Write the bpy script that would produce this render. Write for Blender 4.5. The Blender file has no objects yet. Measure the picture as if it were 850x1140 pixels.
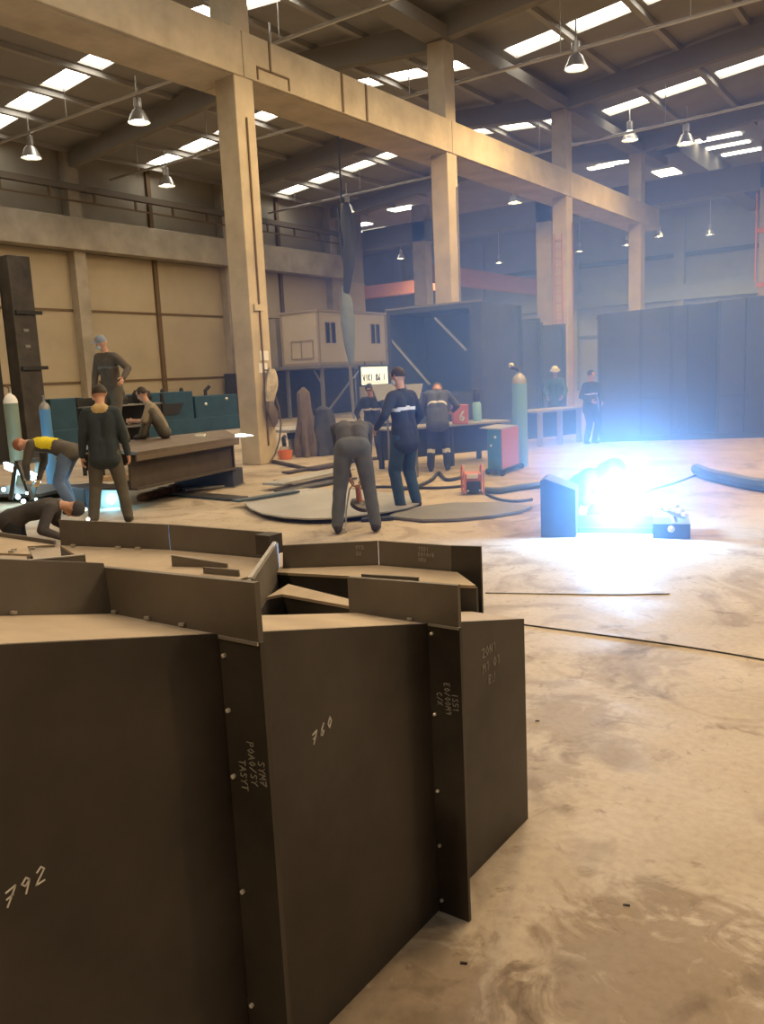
import bpy, bmesh, math, random
import numpy as np
from mathutils import Vector, Matrix, noise

random.seed(7)
SC = bpy.context.scene
COL = SC.collection
V = Vector
R = math.radians

# ------------------------------------------------------------------ camera survey
# right / down / forward axes of the photographer's lens in hall coordinates:
# Y runs along the crane girder, X across the hall, Z up; the lens is 1.75 m up.
H = 1.75
F = 932.0
v1 = V((670, -182, F)).normalized()
dn = V((272, 5780, F)).normalized()
_z = -dn
_y = (v1 - _z * v1.dot(_z)).normalized()
_x = _y.cross(_z)
EYE = V((0, 0, H))


def ray(px, py):
    c = V((px - 425, py - 570, F))
    return V((_x.dot(c), _y.dot(c), _z.dot(c)))


def G(px, py, z=0.0):
    r = ray(px, py)
    return EYE + r * ((z - H) / r.z)


def atx(px, py, x):
    r = ray(px, py)
    return EYE + r * (x / r.x)


def aty(px, py, y):
    r = ray(px, py)
    return EYE + r * (y / r.y)


VIEW = V((-0.585, 0.81, 0))
LEFT = V((-0.815, -0.58, 0))

# ------------------------------------------------------------------ materials
MATS = {}


def mat(name, col, rough=0.7, metal=0.0, var=0.0, scale=4.0, bump=0.0, col2=None, emit=None, estr=0.0, spec=0.5):
    if name in MATS:
        return MATS[name]
    m = bpy.data.materials.new(name)
    m.use_nodes = True
    nt = m.node_tree
    b = nt.nodes['Principled BSDF']
    b.inputs['Base Color'].default_value = (*col, 1)
    b.inputs['Roughness'].default_value = rough
    b.inputs['Metallic'].default_value = metal
    b.inputs['Specular IOR Level'].default_value = spec
    if var > 0 or bump > 0:
        tc = nt.nodes.new('ShaderNodeTexCoord')
        nz = nt.nodes.new('ShaderNodeTexNoise')
        nz.inputs['Scale'].default_value = scale
        nz.inputs['Detail'].default_value = 6
        nz.inputs['Roughness'].default_value = 0.6
        nt.links.new(tc.outputs['Object'], nz.inputs['Vector'])
        if var > 0:
            cr = nt.nodes.new('ShaderNodeValToRGB')
            c2 = col2 or tuple(max(0, c * (1 - var)) for c in col)
            cr.color_ramp.elements[0].position = 0.32
            cr.color_ramp.elements[1].position = 0.68
            cr.color_ramp.elements[0].color = (*c2, 1)
            cr.color_ramp.elements[1].color = (*[min(1, c * (1 + var * 0.35)) for c in col], 1)
            nt.links.new(nz.outputs['Fac'], cr.inputs['Fac'])
            nt.links.new(cr.outputs['Color'], b.inputs['Base Color'])
        if bump > 0:
            bp = nt.nodes.new('ShaderNodeBump')
            bp.inputs['Strength'].default_value = bump
            bp.inputs['Distance'].default_value = 0.02
            nt.links.new(nz.outputs['Fac'], bp.inputs['Height'])
            nt.links.new(bp.outputs['Normal'], b.inputs['Normal'])
    if emit:
        b.inputs['Emission Color'].default_value = (*emit, 1)
        b.inputs['Emission Strength'].default_value = estr
    MATS[name] = m
    return m


def floor_material():
    m = bpy.data.materials.new('dusty concrete floor')
    m.use_nodes = True
    nt = m.node_tree
    L = nt.links.new
    b = nt.nodes['Principled BSDF']
    tc = nt.nodes.new('ShaderNodeTexCoord')

    def nz(scale, detail, dist=0.0, rough=0.6):
        n = nt.nodes.new('ShaderNodeTexNoise')
        n.inputs['Scale'].default_value = scale
        n.inputs['Detail'].default_value = detail
        n.inputs['Roughness'].default_value = rough
        n.inputs['Distortion'].default_value = dist
        L(tc.outputs['Object'], n.inputs['Vector'])
        return n

    def ramp(src, p0, c0, p1, c1):
        r = nt.nodes.new('ShaderNodeValToRGB')
        r.color_ramp.elements[0].position = p0
        r.color_ramp.elements[1].position = p1
        r.color_ramp.elements[0].color = (*c0, 1)
        r.color_ramp.elements[1].color = (*c1, 1)
        L(src.outputs['Fac'], r.inputs['Fac'])
        return r

    def mix(fac, a, c, mode='MULTIPLY'):
        x = nt.nodes.new('ShaderNodeMix')
        x.data_type = 'RGBA'
        x.blend_type = mode
        if isinstance(fac, float):
            x.inputs[0].default_value = fac
        else:
            L(fac, x.inputs[0])
        L(a, x.inputs[6])
        L(c, x.inputs[7])
        return x.outputs[2]

    base = ramp(nz(0.8, 8, 0.4), 0.32, (0.38, 0.31, 0.235), 0.66, (0.50, 0.42, 0.33))
    patch = ramp(nz(1.1, 5, 1.6, 0.55), 0.36, (0.42, 0.36, 0.32), 0.47, (1, 1, 1))
    scuff = ramp(nz(3.2, 9, 2.2, 0.65), 0.30, (0.45, 0.40, 0.36), 0.42, (1, 1, 1))
    grit = ramp(nz(26, 6, 0.0), 0.3, (0.86, 0.84, 0.82), 0.6, (1, 1, 1))
    c = mix(0.55, base.outputs['Color'], patch.outputs['Color'])
    c = mix(0.7, c, scuff.outputs['Color'])
    c = mix(1.0, c, grit.outputs['Color'])
    for (px, py, rad, k) in ((735, 1085, .62, .75), (455, 1130, .5, .7), (640, 800, .45, .5), (600, 860, .3, .5), (700, 745, .5, .4)):
        q = G(px, py)
        mp = nt.nodes.new('ShaderNodeMapping')
        mp.vector_type = 'TEXTURE'
        mp.inputs['Location'].default_value = (q.x, q.y, 0)
        mp.inputs['Scale'].default_value = (rad, rad * 1.2, rad)
        L(tc.outputs['Object'], mp.inputs['Vector'])
        gr = nt.nodes.new('ShaderNodeTexGradient')
        gr.gradient_type = 'SPHERICAL'
        L(mp.outputs['Vector'], gr.inputs['Vector'])
        n2 = nz(3.6, 8, 2.4, .62)
        ml = nt.nodes.new('ShaderNodeMath'); ml.operation = 'MULTIPLY_ADD'
        ml.inputs[1].default_value = 1.9
        L(n2.outputs['Fac'], ml.inputs[0])
        L(gr.outputs['Fac'], ml.inputs[2])
        rp = nt.nodes.new('ShaderNodeValToRGB')
        rp.color_ramp.elements[0].position = .98
        rp.color_ramp.elements[1].position = 1.0
        rp.color_ramp.elements[0].color = (0, 0, 0, 1)
        rp.color_ramp.elements[1].color = (k, k, k, 1)
        sb = nt.nodes.new('ShaderNodeMath'); sb.operation = 'MULTIPLY'
        sb.inputs[1].default_value = .60
        L(ml.outputs[0], sb.inputs[0])
        rp.color_ramp.elements[0].position = .74
        rp.color_ramp.elements[1].position = .92
        L(sb.outputs[0], rp.inputs['Fac'])
        st = nt.nodes.new('ShaderNodeRGB')
        st.outputs[0].default_value = (.50, .43, .36, 1)
        c = mix(rp.outputs['Color'], c, st.outputs[0])
    L(c, b.inputs['Base Color'])
    rr = ramp(nz(1.4, 6, 1.0), 0.3, (0.58,) * 3, 0.7, (0.85,) * 3)
    L(rr.outputs['Color'], b.inputs['Roughness'])
    bp = nt.nodes.new('ShaderNodeBump')
    bp.inputs['Strength'].default_value = 0.12
    bp.inputs['Distance'].default_value = 0.01
    L(grit.outputs['Color'], bp.inputs['Height'])
    L(bp.outputs['Normal'], b.inputs['Normal'])
    return m


M_FLOOR = floor_material()
M_CONC = mat('warm precast concrete', (0.50, 0.41, 0.28), 0.85, var=0.22, scale=1.3, bump=0.05)
M_CONC_D = mat('aged precast concrete', (0.40, 0.34, 0.26), 0.88, var=0.25, scale=1.1)
M_PANEL = mat('cream wall panel', (0.47, 0.385, 0.26), 0.8, var=0.10, scale=0.6)
M_WALLUP = mat('grey beige upper wall', (0.34, 0.30, 0.235), 0.85, var=0.15, scale=0.7)
M_FARWALL = mat('grey far wall', (0.33, 0.33, 0.34), 0.85, var=0.15, scale=0.5)
M_JOINT = mat('brown joint strip', (0.15, 0.095, 0.05), 0.8)
M_ROOF = mat('roof sheet underside', (0.30, 0.28, 0.25), 0.85, var=0.15, scale=0.5)
M_PURLIN = mat('purlin steel', (0.34, 0.315, 0.28), 0.7)
M_RAFT = mat('dark concrete rafter', (0.22, 0.20, 0.17), 0.9)
M_SKY = mat('translucent rooflight sheet', (0.9, 0.88, 0.82), 0.6, emit=(1.0, 0.955, 0.85), estr=9.0)
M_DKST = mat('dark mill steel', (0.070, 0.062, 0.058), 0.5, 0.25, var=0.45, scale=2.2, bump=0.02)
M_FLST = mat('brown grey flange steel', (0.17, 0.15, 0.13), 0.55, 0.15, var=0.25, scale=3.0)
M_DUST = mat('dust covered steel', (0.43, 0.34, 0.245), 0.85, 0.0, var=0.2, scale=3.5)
M_EDGE = mat('bright steel for edges and clips', (0.55, 0.52, 0.48), 0.35, 0.6)
M_CHALK = mat('white chalk', (0.85, 0.83, 0.80), 0.95)
M_CHALK_D = mat('faded chalk', (0.38, 0.37, 0.35), 0.95)
M_BOLT = mat('bright bolt head', (0.75, 0.73, 0.70), 0.3, 0.3)
M_BLUE = mat('turquoise machine paint', (0.020, 0.072, 0.115), 0.5, 0.0, var=0.25, scale=1.5)
M_BLACK = mat('black paint', (0.018, 0.018, 0.02), 0.6)
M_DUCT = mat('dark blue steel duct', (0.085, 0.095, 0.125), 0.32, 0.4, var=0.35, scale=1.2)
M_DUCTIN = mat('dark blue steel and recess shade', (0.028, 0.035, 0.06), 0.6)  # dark blue steel that also carries the recess shade of the ducts
M_STEEL = mat('grey steel', (0.26, 0.25, 0.24), 0.5, 0.5, var=0.2, scale=3)
M_SHEET = mat('grey steel sheet', (0.42, 0.415, 0.41), 0.45, 0.3, var=0.15, scale=1.5)
M_RED = mat('red paint', (0.55, 0.07, 0.05), 0.45)
M_PINK = mat('red cabinet paint paled by haze', (0.58, 0.20, 0.18), 0.5)  # haze over the red is mixed into the paint colour
M_TEAL = mat('teal cabinet paint', (0.05, 0.20, 0.27), 0.45)
M_CYL = mat('pale blue cylinder paint', (0.25, 0.50, 0.78), 0.4)
M_CYLG = mat('pale green grey cylinder paint', (0.20, 0.25, 0.20), 0.5)
M_CYLB = mat('blue cylinder paint', (0.08, 0.22, 0.42), 0.4)
M_WHITE = mat('white paint', (0.75, 0.74, 0.70), 0.6)
M_CABIN = mat('ivory cabin panel', (0.50, 0.44, 0.34), 0.6, var=0.08, scale=1)
M_GLASS = mat('dark window glass', (0.02, 0.02, 0.022), 0.15)
M_ORANGE = mat('orange paint', (0.72, 0.20, 0.05), 0.55)
M_ORUST = mat('orange crane paint', (0.42, 0.16, 0.09), 0.6)
M_RUBBER = mat('black rubber hose', (0.02, 0.021, 0.024), 0.6)
M_HOSE = mat('blue grey hose', (0.06, 0.09, 0.12), 0.55)
M_SIGN = mat('lit sign face', (0.85, 0.84, 0.78), 0.6, emit=(1.0, 0.97, 0.9), estr=1.1)
M_BULB = mat('lamp bulb', (1, 1, 1), 0.5, emit=(1.0, 0.88, 0.66), estr=60.0)
M_BULBD = mat('dim lamp bulb', (1, 1, 1), 0.5, emit=(1.0, 0.93, 0.8), estr=9.0)
M_LAMP = mat('lamp aluminium', (0.62, 0.60, 0.56), 0.35, 0.6)
M_ARC = mat('welding arc', (1, 1, 1), 0.5, emit=(0.72, 0.88, 1.0), estr=400.0)
M_ARC2 = mat('distant welding arc', (1, 1, 1), 0.5, emit=(0.55, 0.9, 1.0), estr=12.0)
M_SPARK = mat('hot spark', (1, 1, 1), 0.5, emit=(1.0, 0.9, 0.75), estr=8.0)
M_SKIN = mat('skin', (0.50, 0.27, 0.18), 0.6)
M_HAIR = mat('dark brown hair', (0.03, 0.019, 0.013), 0.7)
M_EYE = mat('eye', (0.02, 0.015, 0.012), 0.3)
M_BOOT = mat('black work boot', (0.02, 0.018, 0.017), 0.6)
M_REFL = mat('reflective tape', (0.66, 0.66, 0.68), 0.4)
M_CLOTHW = mat('off white sheet', (0.66, 0.67, 0.66), 0.7)
M_CLOTHB = mat('brown canvas', (0.15, 0.115, 0.09), 0.9, var=0.3, scale=5)
M_CLOTHD = mat('dark canvas', (0.045, 0.045, 0.05), 0.9, var=0.3, scale=5)
M_RAG = mat('stained rag', (0.30, 0.16, 0.10), 0.95, var=0.5, scale=9)
M_LEATHER = mat('tan leather glove', (0.62, 0.43, 0.24), 0.8)
M_WOOD = mat('timber block', (0.40, 0.25, 0.13), 0.8, var=0.3, scale=6)


def cloth(name, c):
    return mat(name, c, 0.9, var=0.2, scale=7)


# ------------------------------------------------------------------ mesh helpers
class MB:
    def __init__(self):
        self.bm = bmesh.new()

    def _add(self, verts, faces):
        vs = [self.bm.verts.new(v) for v in verts]
        for f in faces:
            try:
                self.bm.faces.new([vs[i] for i in f])
            except ValueError:
                pass
        return self

    def box(self, lo, hi, M=None):
        x0, y0, z0 = lo
        x1, y1, z1 = hi
        p = [V((x, y, z)) for z in (z0, z1) for y in (y0, y1) for x in (x0, x1)]
        if M is not None:
            p = [M @ q for q in p]
        return self._add(p, [(0, 2, 3, 1), (4, 5, 7, 6), (0, 1, 5, 4), (2, 6, 7, 3), (0, 4, 6, 2), (1, 3, 7, 5)])

    def obox(self, c, s, rz=0.0, rx=0.0, ry=0.0):
        M = Matrix.Translation(V(c)) @ Matrix.Rotation(rz, 4, 'Z') @ Matrix.Rotation(ry, 4, 'Y') @ Matrix.Rotation(rx, 4, 'X')
        h = V(s) / 2
        return self.box(-h, h, M)

    def beam(self, a, b, w, h, up=V((0, 0, 1))):
        a = V(a); b = V(b)
        d = (b - a).normalized()
        s = d.cross(up)
        if s.length < 1e-4:
            s = d.cross(V((1, 0, 0)))
        s.normalize()
        u = s.cross(d).normalized()
        p = []
        for q in (a, b):
            for i, j in ((-1, -1), (1, -1), (1, 1), (-1, 1)):
                p.append(q + s * (w / 2 * i) + u * (h / 2 * j))
        return self._add(p, [(0, 3, 2, 1), (4, 5, 6, 7), (0, 1, 5, 4), (1, 2, 6, 5), (2, 3, 7, 6), (3, 0, 4, 7)])

    def prism(self, pts, off):
        """closed polygon pts (3D) extruded by vector off"""
        off = V(off)
        n = len(pts)
        a = [V(p) for p in pts]
        b = [p + off for p in a]
        fs = [tuple(range(n))[::-1], tuple(range(n, 2 * n))]
        fs += [(i, (i + 1) % n, n + (i + 1) % n, n + i) for i in range(n)]
        return self._add(a + b, fs)

    def tube(self, pts, r, seg=8, cap=True):
        pts = [V(p) for p in pts]
        rs = r if isinstance(r, (list, tuple)) else [r] * len(pts)
        vs, fs = [], []
        prev = None
        for i, p in enumerate(pts):
            d = (pts[min(i + 1, len(pts) - 1)] - pts[max(i - 1, 0)]).normalized()
            if prev is None:
                s = d.cross(V((0, 0, 1)))
                if s.length < 1e-3:
                    s = d.cross(V((1, 0, 0)))
            else:
                s = prev - d * prev.dot(d)
            s.normalize()
            prev = s
            u = d.cross(s)
            for k in range(seg):
                a = 2 * math.pi * k / seg
                vs.append(p + (s * math.cos(a) + u * math.sin(a)) * rs[i])
        n = len(pts)
        for i in range(n - 1):
            for k in range(seg):
                k2 = (k + 1) % seg
                fs.append((i * seg + k, i * seg + k2, (i + 1) * seg + k2, (i + 1) * seg + k))
        if cap:
            fs.append(tuple(range(seg))[::-1])
            fs.append(tuple(range((n - 1) * seg, n * seg)))
        return self._add(vs, fs)

    def lathe(self, prof, c=(0, 0, 0), seg=20, M=None):
        c = V(c)
        vs, fs = [], []
        for r, z in prof:
            for k in range(seg):
                a = 2 * math.pi * k / seg
                q = V((r * math.cos(a), r * math.sin(a), z))
                vs.append((M @ q if M is not None else q) + c)
        n = len(prof)
        for i in range(n - 1):
            for k in range(seg):
                k2 = (k + 1) % seg
                fs.append((i * seg + k, i * seg + k2, (i + 1) * seg + k2, (i + 1) * seg + k))
        if prof[0][0] > 1e-4:
            fs.append(tuple(range(seg))[::-1])
        if prof[-1][0] > 1e-4:
            fs.append(tuple(range((n - 1) * seg, n * seg)))
        return self._add(vs, fs)

    def ball(self, c, r, sx=1, sy=1, sz=1, seg=12, M=None):
        n = seg // 2 + 1
        c = V(c)
        vs, fs = [], []
        for i in range(n + 1):
            t = math.pi * i / n
            for k in range(seg):
                a = 2 * math.pi * k / seg
                q = V((r * sx * math.sin(t) * math.cos(a), r * sy * math.sin(t) * math.sin(a), -r * sz * math.cos(t)))
                vs.append((M @ q if M is not None else q) + c)
        for i in range(n):
            for k in range(seg):
                k2 = (k + 1) % seg
                fs.append((i * seg + k, i * seg + k2, (i + 1) * seg + k2, (i + 1) * seg + k))
        return self._add(vs, fs)

    def capsule(self, a, b, ra, rb, seg=12):
        a = V(a); b = V(b)
        d = b - a
        if d.length < 1e-5:
            d = V((0, 0, 1e-3)); b = a + d
        L = d.length
        d.normalize()
        pts, rs = [], []
        for i in range(5):
            t = math.pi / 2 * (1 - i / 4)
            pts.append(a - d * ra * math.sin(t)); rs.append(max(1e-4, ra * math.cos(t)))
        for i in range(5):
            t = math.pi / 2 * i / 4
            pts.append(b + d * rb * math.sin(t)); rs.append(max(1e-4, rb * math.cos(t)))
        return self.tube(pts, rs, seg)

    def mesh(self, name):
        bmesh.ops.remove_doubles(self.bm, verts=self.bm.verts, dist=1e-6)
        bmesh.ops.recalc_face_normals(self.bm, faces=self.bm.faces)
        me = bpy.data.meshes.new(name)
        self.bm.to_mesh(me)
        self.bm.free()
        return me

    def build(self, name, m, parent=None, smooth=False, bevel=0.0):
        me = self.mesh(name)
        me.materials.append(m)
        if smooth:
            me.polygons.foreach_set('use_smooth', [True] * len(me.polygons))
            me.set_sharp_from_angle(angle=R(38))
        o = bpy.data.objects.new(name, me)
        COL.objects.link(o)
        if bevel > 0:
            bv = o.modifiers.new('edge', 'BEVEL')
            bv.width = bevel; bv.segments = 2; bv.limit_method = 'ANGLE'
        if parent is not None:
            o.parent = parent
            base = V((0, 0, 0)); p = parent
            while p is not None:
                base += p.location; p = p.parent
            o.location = -base
        return o


def tag(o, label, cat, group=None, kind=None):
    o['label'] = label
    o['category'] = cat
    if group:
        o['group'] = group
    if kind:
        o['kind'] = kind
    return o


def thing(name, label, cat, loc, group=None):
    o = bpy.data.objects.new(name, None)
    o.empty_display_size = 0.1
    COL.objects.link(o)
    o.location = V(loc)
    return tag(o, label, cat, group)


def struct(mb, name, m, label=None, cat=None, group=None, bevel=0.0):
    o = mb.build(name, m, bevel=bevel)
    o['kind'] = 'structure'
    if label:
        tag(o, label, cat, group)
    return o


def copy_tree(o, parent=None):
    c = o.copy()
    COL.objects.link(c)
    if parent is not None:
        c.parent = parent
    for ch in list(o.children):
        copy_tree(ch, c)
    return c


# ------------------------------------------------------------------ chalk stroke lettering
ST = {
    '7': [[(0, .95), (.6, 1), (.2, 0)], [(.1, .5), (.5, .55)]], '9': [[(.55, .75), (.3, 1), (.05, .75), (.3, .5), (.55, .75), (.4, 0)]],
    '2': [[(.05, .8), (.3, 1), (.55, .75), (.05, .05), (.65, 0)]], '6': [[(.5, 1), (.15, .5), (.1, .15), (.35, 0), (.55, .25), (.3, .45), (.12, .3)]],
    '0': [[(.3, 1), (.05, .5), (.3, 0), (.55, .5), (.3, 1)]], '1': [[(.15, .8), (.35, 1), (.35, 0)]],
    '5': [[(.55, 1), (.1, 1), (.1, .55), (.5, .5), (.5, .1), (.05, 0)]], '3': [[(.05, .95), (.5, .85), (.2, .5), (.55, .25), (.05, 0)]],
    '8': [[(.3, .5), (.05, .78), (.3, 1), (.55, .78), (.3, .5), (.02, .22), (.3, 0), (.58, .22), (.3, .5)]],
    'S': [[(.55, .9), (.2, 1), (.08, .75), (.5, .35), (.4, .03), (.05, .1)]], 'T': [[(0, 1), (.6, 1)], [(.3, 1), (.3, 0)]],
    'A': [[(0, 0), (.3, 1), (.6, 0)], [(.12, .4), (.48, .4)]], 'Y': [[(0, 1), (.3, .5), (.6, 1)], [(.3, .5), (.3, 0)]],
    'E': [[(.5, 1), (.05, 1), (.05, 0), (.5, 0)], [(.05, .5), (.4, .5)]], 'K': [[(.05, 1), (.05, 0)], [(.55, 1), (.05, .45), (.55, 0)]],
    'M': [[(0, 0), (.08, 1), (.3, .4), (.52, 1), (.6, 0)]], 'N': [[(.05, 0), (.05, 1), (.5, 0), (.5, 1)]],
    'P': [[(.05, 0), (.05, 1), (.45, .95), (.45, .55), (.05, .5)]], 'R': [[(.05, 0), (.05, 1), (.45, .95), (.45, .55), (.05, .5), (.5, 0)]],
    'X': [[(0, 0), (.55, 1)], [(0, 1), (.55, 0)]], 'C': [[(.55, .85), (.3, 1), (.05, .5), (.3, 0), (.55, .15)]],
    'V': [[(0, 1), (.28, 0), (.56, 1)]], '/': [[(.05, 0), (.5, 1)]], 'I': [[(.3, 1), (.3, 0)]], 'U': [[(.05, 1), (.08, .1), (.3, 0), (.5, .1), (.55, 1)]],
    ' ': [], 'G': [[(.55, .85), (.3, 1), (.05, .5), (.3, 0), (.55, .1), (.55, .45), (.35, .45)]],
}


def chalk(text, org, du, dv, n, h, w, name, m, parent, gap=0.82):
    """strokes of TEXT starting at org, running along du, upright along dv, lying on the face with normal n"""
    mb = MB()
    org = V(org); du = V(du).normalized(); dv = V(dv).normalized(); n = V(n).normalized()
    for i, ch in enumerate(text):
        for st in ST[ch]:
            p = [org + du * ((x + i * gap) * h) + dv * (y * h) + n * 0.0010 for x, y in st]
            for a, b in zip(p, p[1:]):
                e = (b - a).normalized()
                mb.beam(a - e * w * .3, b + e * w * .3, w, 0.0016, up=n)
    return mb.build(name, m, parent)


# ------------------------------------------------------------------ people
def ik(a, b, l1, l2, hint):
    a = V(a); b = V(b)
    d = b - a
    D = min(d.length, (l1 + l2) * 0.995)
    d.normalize()
    b2 = a + d * D
    x = (D * D + l1 * l1 - l2 * l2) / (2 * D)
    h = math.sqrt(max(0, l1 * l1 - x * x))
    hint = V(hint)
    s = hint - d * hint.dot(d)
    if s.length < 1e-4:
        s = V((1, 0, 0)) - d * d.x
    s.normalize()
    return a + d * x + s * h, b2


def pdir(p, roll=0.0):
    return V((math.sin(R(roll)), math.sin(R(p)) * math.cos(R(roll)), math.cos(R(p)) * math.cos(R(roll))))


def person(label, loc, facing, pose, col, gear=None, scale=1.0, stripes=(), bare_arms=False, patch=False):
    """one continuous body; local frame x right, y forward, z up, origin at the ground under the pelvis"""
    g = pose.get
    pel = V(g('pelvis', (0, 0, 0.93)))
    d1 = pdir(g('sp1', 3), g('roll', 0)); d2 = pdir(g('sp2', 3), g('roll', 0)); dh = pdir(g('hd', 5), g('hroll', 0))
    waist = pel + d1 * 0.20
    chest = waist + d2 * 0.22
    neckb = chest + d2 * 0.12
    neckt = neckb + (d2 + dh).normalized() * 0.07
    hy = R(g('head_yaw', 0))
    head = neckt + dh * 0.115
    tw = R(g('twist', 0))
    rx = Matrix.Rotation(tw, 3, d2) @ V((1, 0, 0))
    shz = chest + d2 * 0.07
    shl, shr = shz - rx * 0.175, shz + rx * 0.175
    hipl, hipr = pel + V((-0.095, 0, -0.03)), pel + V((0.095, 0, -0.03))
    fl, fr = V(g('fl', (-0.13, 0, 0.09))), V(g('fr', (0.13, 0, 0.09)))
    kl, al = ik(hipl, fl, 0.43, 0.42, g('kh_l', (-0.1, 1, 0)))
    kr, ar = ik(hipr, fr, 0.43, 0.42, g('kh_r', (0.1, 1, 0)))
    hl, hr = V(g('hl', (-0.25, 0.05, 0.80))), V(g('hr', (0.25, 0.05, 0.80)))
    el, wl = ik(shl, hl, 0.29, 0.26, g('eh_l', (-0.6, -0.6, -0.2)))
    er, wr = ik(shr, hr, 0.29, 0.26, g('eh_r', (0.6, -0.6, -0.2)))
    P = []

    def cap(a, b, ra, rb, lab):
        P.append((V(a), V(b), ra, rb, lab))
    sx = V((1, 0, 0))
    # torso
    cap(pel - sx * .075 - d1 * .03, pel + sx * .075 - d1 * .03, .118, .118, 'trousers')
    for s in (-1, 1):
        cap(pel + sx * .07 * s + d1 * .07, waist + rx * .065 * s, .112, .108, 'jacket')
        cap(waist + rx * .065 * s, chest + rx * .085 * s, .108, .112, 'chest')
    hem = g('hem', .10)
    if hem > 0:
        cap(pel - sx * .07 - d1 * hem, pel + sx * .07 - d1 * hem, .136, .136, 'jacket')
        cap(pel - d1 * hem, pel + d1 * .1, .130, .118, 'jacket')
        for q_ in (-1, 1):
            cap(pel + sx * .075 * q_ - d1 * hem, pel + sx * .07 * q_ + d1 * .1, .128, .118, 'jacket')
    cap(shl + rx * .02, shr - rx * .02, .078, .078, 'jacket')
    cap(chest, neckb, .10, .068, 'jacket')
    cap(neckb + d2 * .0, neckt, .062, .054, 'skin')
    if 'collar' in col:
        cap(neckb - d2 * .015 - rx * .04 - V((0, .02, 0)), neckb - d2 * .015 + rx * .04 - V((0, .02, 0)), .075, .075, 'collar')
    # arms
    for s, e, w in ((shl, el, wl), (shr, er, wr)):
        cap(s, e, .072, .058, 'jacket')
        cap(e, w, .042 if bare_arms else .057, .032 if bare_arms else .042, 'skin' if bare_arms else 'jacket')
    # legs
    for h_, k, a in ((hipl, kl, al), (hipr, kr, ar)):
        cap(h_, k, .110, .082, 'trousers')
        cap(k, a + V((0, 0, .02)), .080, .070, 'shin')
    hyaw = {}
    for sgn, k, a, nm in ((-1, kl, al, 'l'), (1, kr, ar, 'r')):
        ty = R(g('toe_' + nm, 8 * sgn))
        fd = V((math.sin(ty), math.cos(ty), 0))
        tv = g('toe_dir_' + nm)
        if tv:
            fd = V(tv).normalized()
        down = V((0, 0, -1)) if abs(fd.z) < .5 else V((0, 1, 0))
        cap(a, a + down * .03 - fd * .04, .055, .05, 'boot')
        cap(a + down * .045 - fd * .03, a + down * .05 + fd * .13, .042, .036, 'boot')
    # head
    hm = Matrix.Rotation(hy, 3, 'Z')
    hq = V((0, 0, 1)).rotation_difference(dh).to_matrix() @ hm
    fwd = hq @ V((0, 1, 0)); rt = hq @ V((1, 0, 0)); up = hq @ V((0, 0, 1))
    cap(neckt, head + up * -.02, .056, .062, 'skin')
    cap(head + up * .025 - fwd * .012, head + up * .03 + fwd * .012, .086, .084, 'skin')
    cap(head - up * .045 + fwd * .02, head - up * .06 + fwd * .045, .062, .045, 'skin')
    cap(head - up * .02 + fwd * .085, head - up * .03 + fwd * .098, .016, .018, 'skin')
    for s in (-1, 1):
        cap(head + rt * .078 * s - up * .02, head + rt * .084 * s + up * .02, .014, .017, 'skin')
    # palms
    fingers = MB()
    for sgn, e, w, nm in ((-1, el, wl, 'l'), (1, er, wr, 'r')):
        d = (w - e).normalized()
        pn = V(g('palm_' + nm, (-sgn * 0.9, 0.1, 0)))
        pn = pn - d * pn.dot(d)
        if pn.length < 1e-3:
            pn = d.orthogonal()
        pn.normalize()
        s = d.cross(pn).normalized()
        if s.y < 0:
            s = -s
        hand = 'glove' if 'glove' in col else 'skin'
        for o in (-.022, 0, .022):
            cap(w + s * o * .6, w + d * .085 + s * o, .020, .016, hand)
        cu = R(g('curl', 28))
        for i, ln in enumerate((.066, .080, .085, .076)):
            o = (i - 1.5) * .0195
            p = w + d * .088 + s * o
            a = cu * .5
            rad = .0098
            for fr_ in (.45, .32, .23):
                q = p + (d * math.cos(a) + pn * math.sin(a)) * ln * fr_
                fingers.capsule(p, q, rad, rad * .9, 8)
                p = q; a += cu; rad *= .9
        p = w + d * .025 + s * .032
        q = p + (d * .65 + s * .55 + pn * .35).normalized() * .045
        fingers.capsule(p, q, .013, .011, 8)
        fingers.capsule(q, q + (d * .9 + s * .1 + pn * .5).normalized() * .035, .011, .009, 8)
    # --- fuse
    mb = MB()
    for a, b, ra, rb, lab in P:
        mb.capsule(a, b, ra, rb, 14)
    me0 = mb.mesh('fuse')
    tmp = bpy.data.objects.new('fuse', me0)
    COL.objects.link(tmp)
    rm = tmp.modifiers.new('r', 'REMESH'); rm.mode = 'VOXEL'; rm.voxel_size = 0.0135
    sm = tmp.modifiers.new('s', 'SMOOTH'); sm.factor = 0.5; sm.iterations = 5
    dg = bpy.context.evaluated_depsgraph_get()
    me = bpy.data.meshes.new_from_object(tmp.evaluated_get(dg))
    bpy.data.objects.remove(tmp); bpy.data.meshes.remove(me0)
    # cloth folds: a little relief
    n = len(me.vertices)
    co = np.empty(n * 3); me.vertices.foreach_get('co', co); co = co.reshape(-1, 3)
    no = np.empty(n * 3); me.vertices.foreach_get('normal', no); no = no.reshape(-1, 3)
    # nearest primitive per face centre
    nf = len(me.polygons)
    fc = np.empty(nf * 3); me.polygons.foreach_get('center', fc); fc = fc.reshape(-1, 3)
    best = np.full(nf, 1e9); bi = np.zeros(nf, int); bt = np.zeros(nf)
    for i, (a, b, ra, rb, lab) in enumerate(P):
        a = np.array(a); b = np.array(b); ab = b - a
        t = np.clip((fc - a) @ ab / max(1e-9, ab @ ab), 0, 1)
        dist = np.linalg.norm(fc - (a + t[:, None] * ab), axis=1) - (ra + (rb - ra) * t)
        mk = dist < best
        best[mk] = dist[mk]; bi[mk] = i; bt[mk] = t[mk]
    labs = np.array([p[4] for p in P])[bi]
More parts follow.
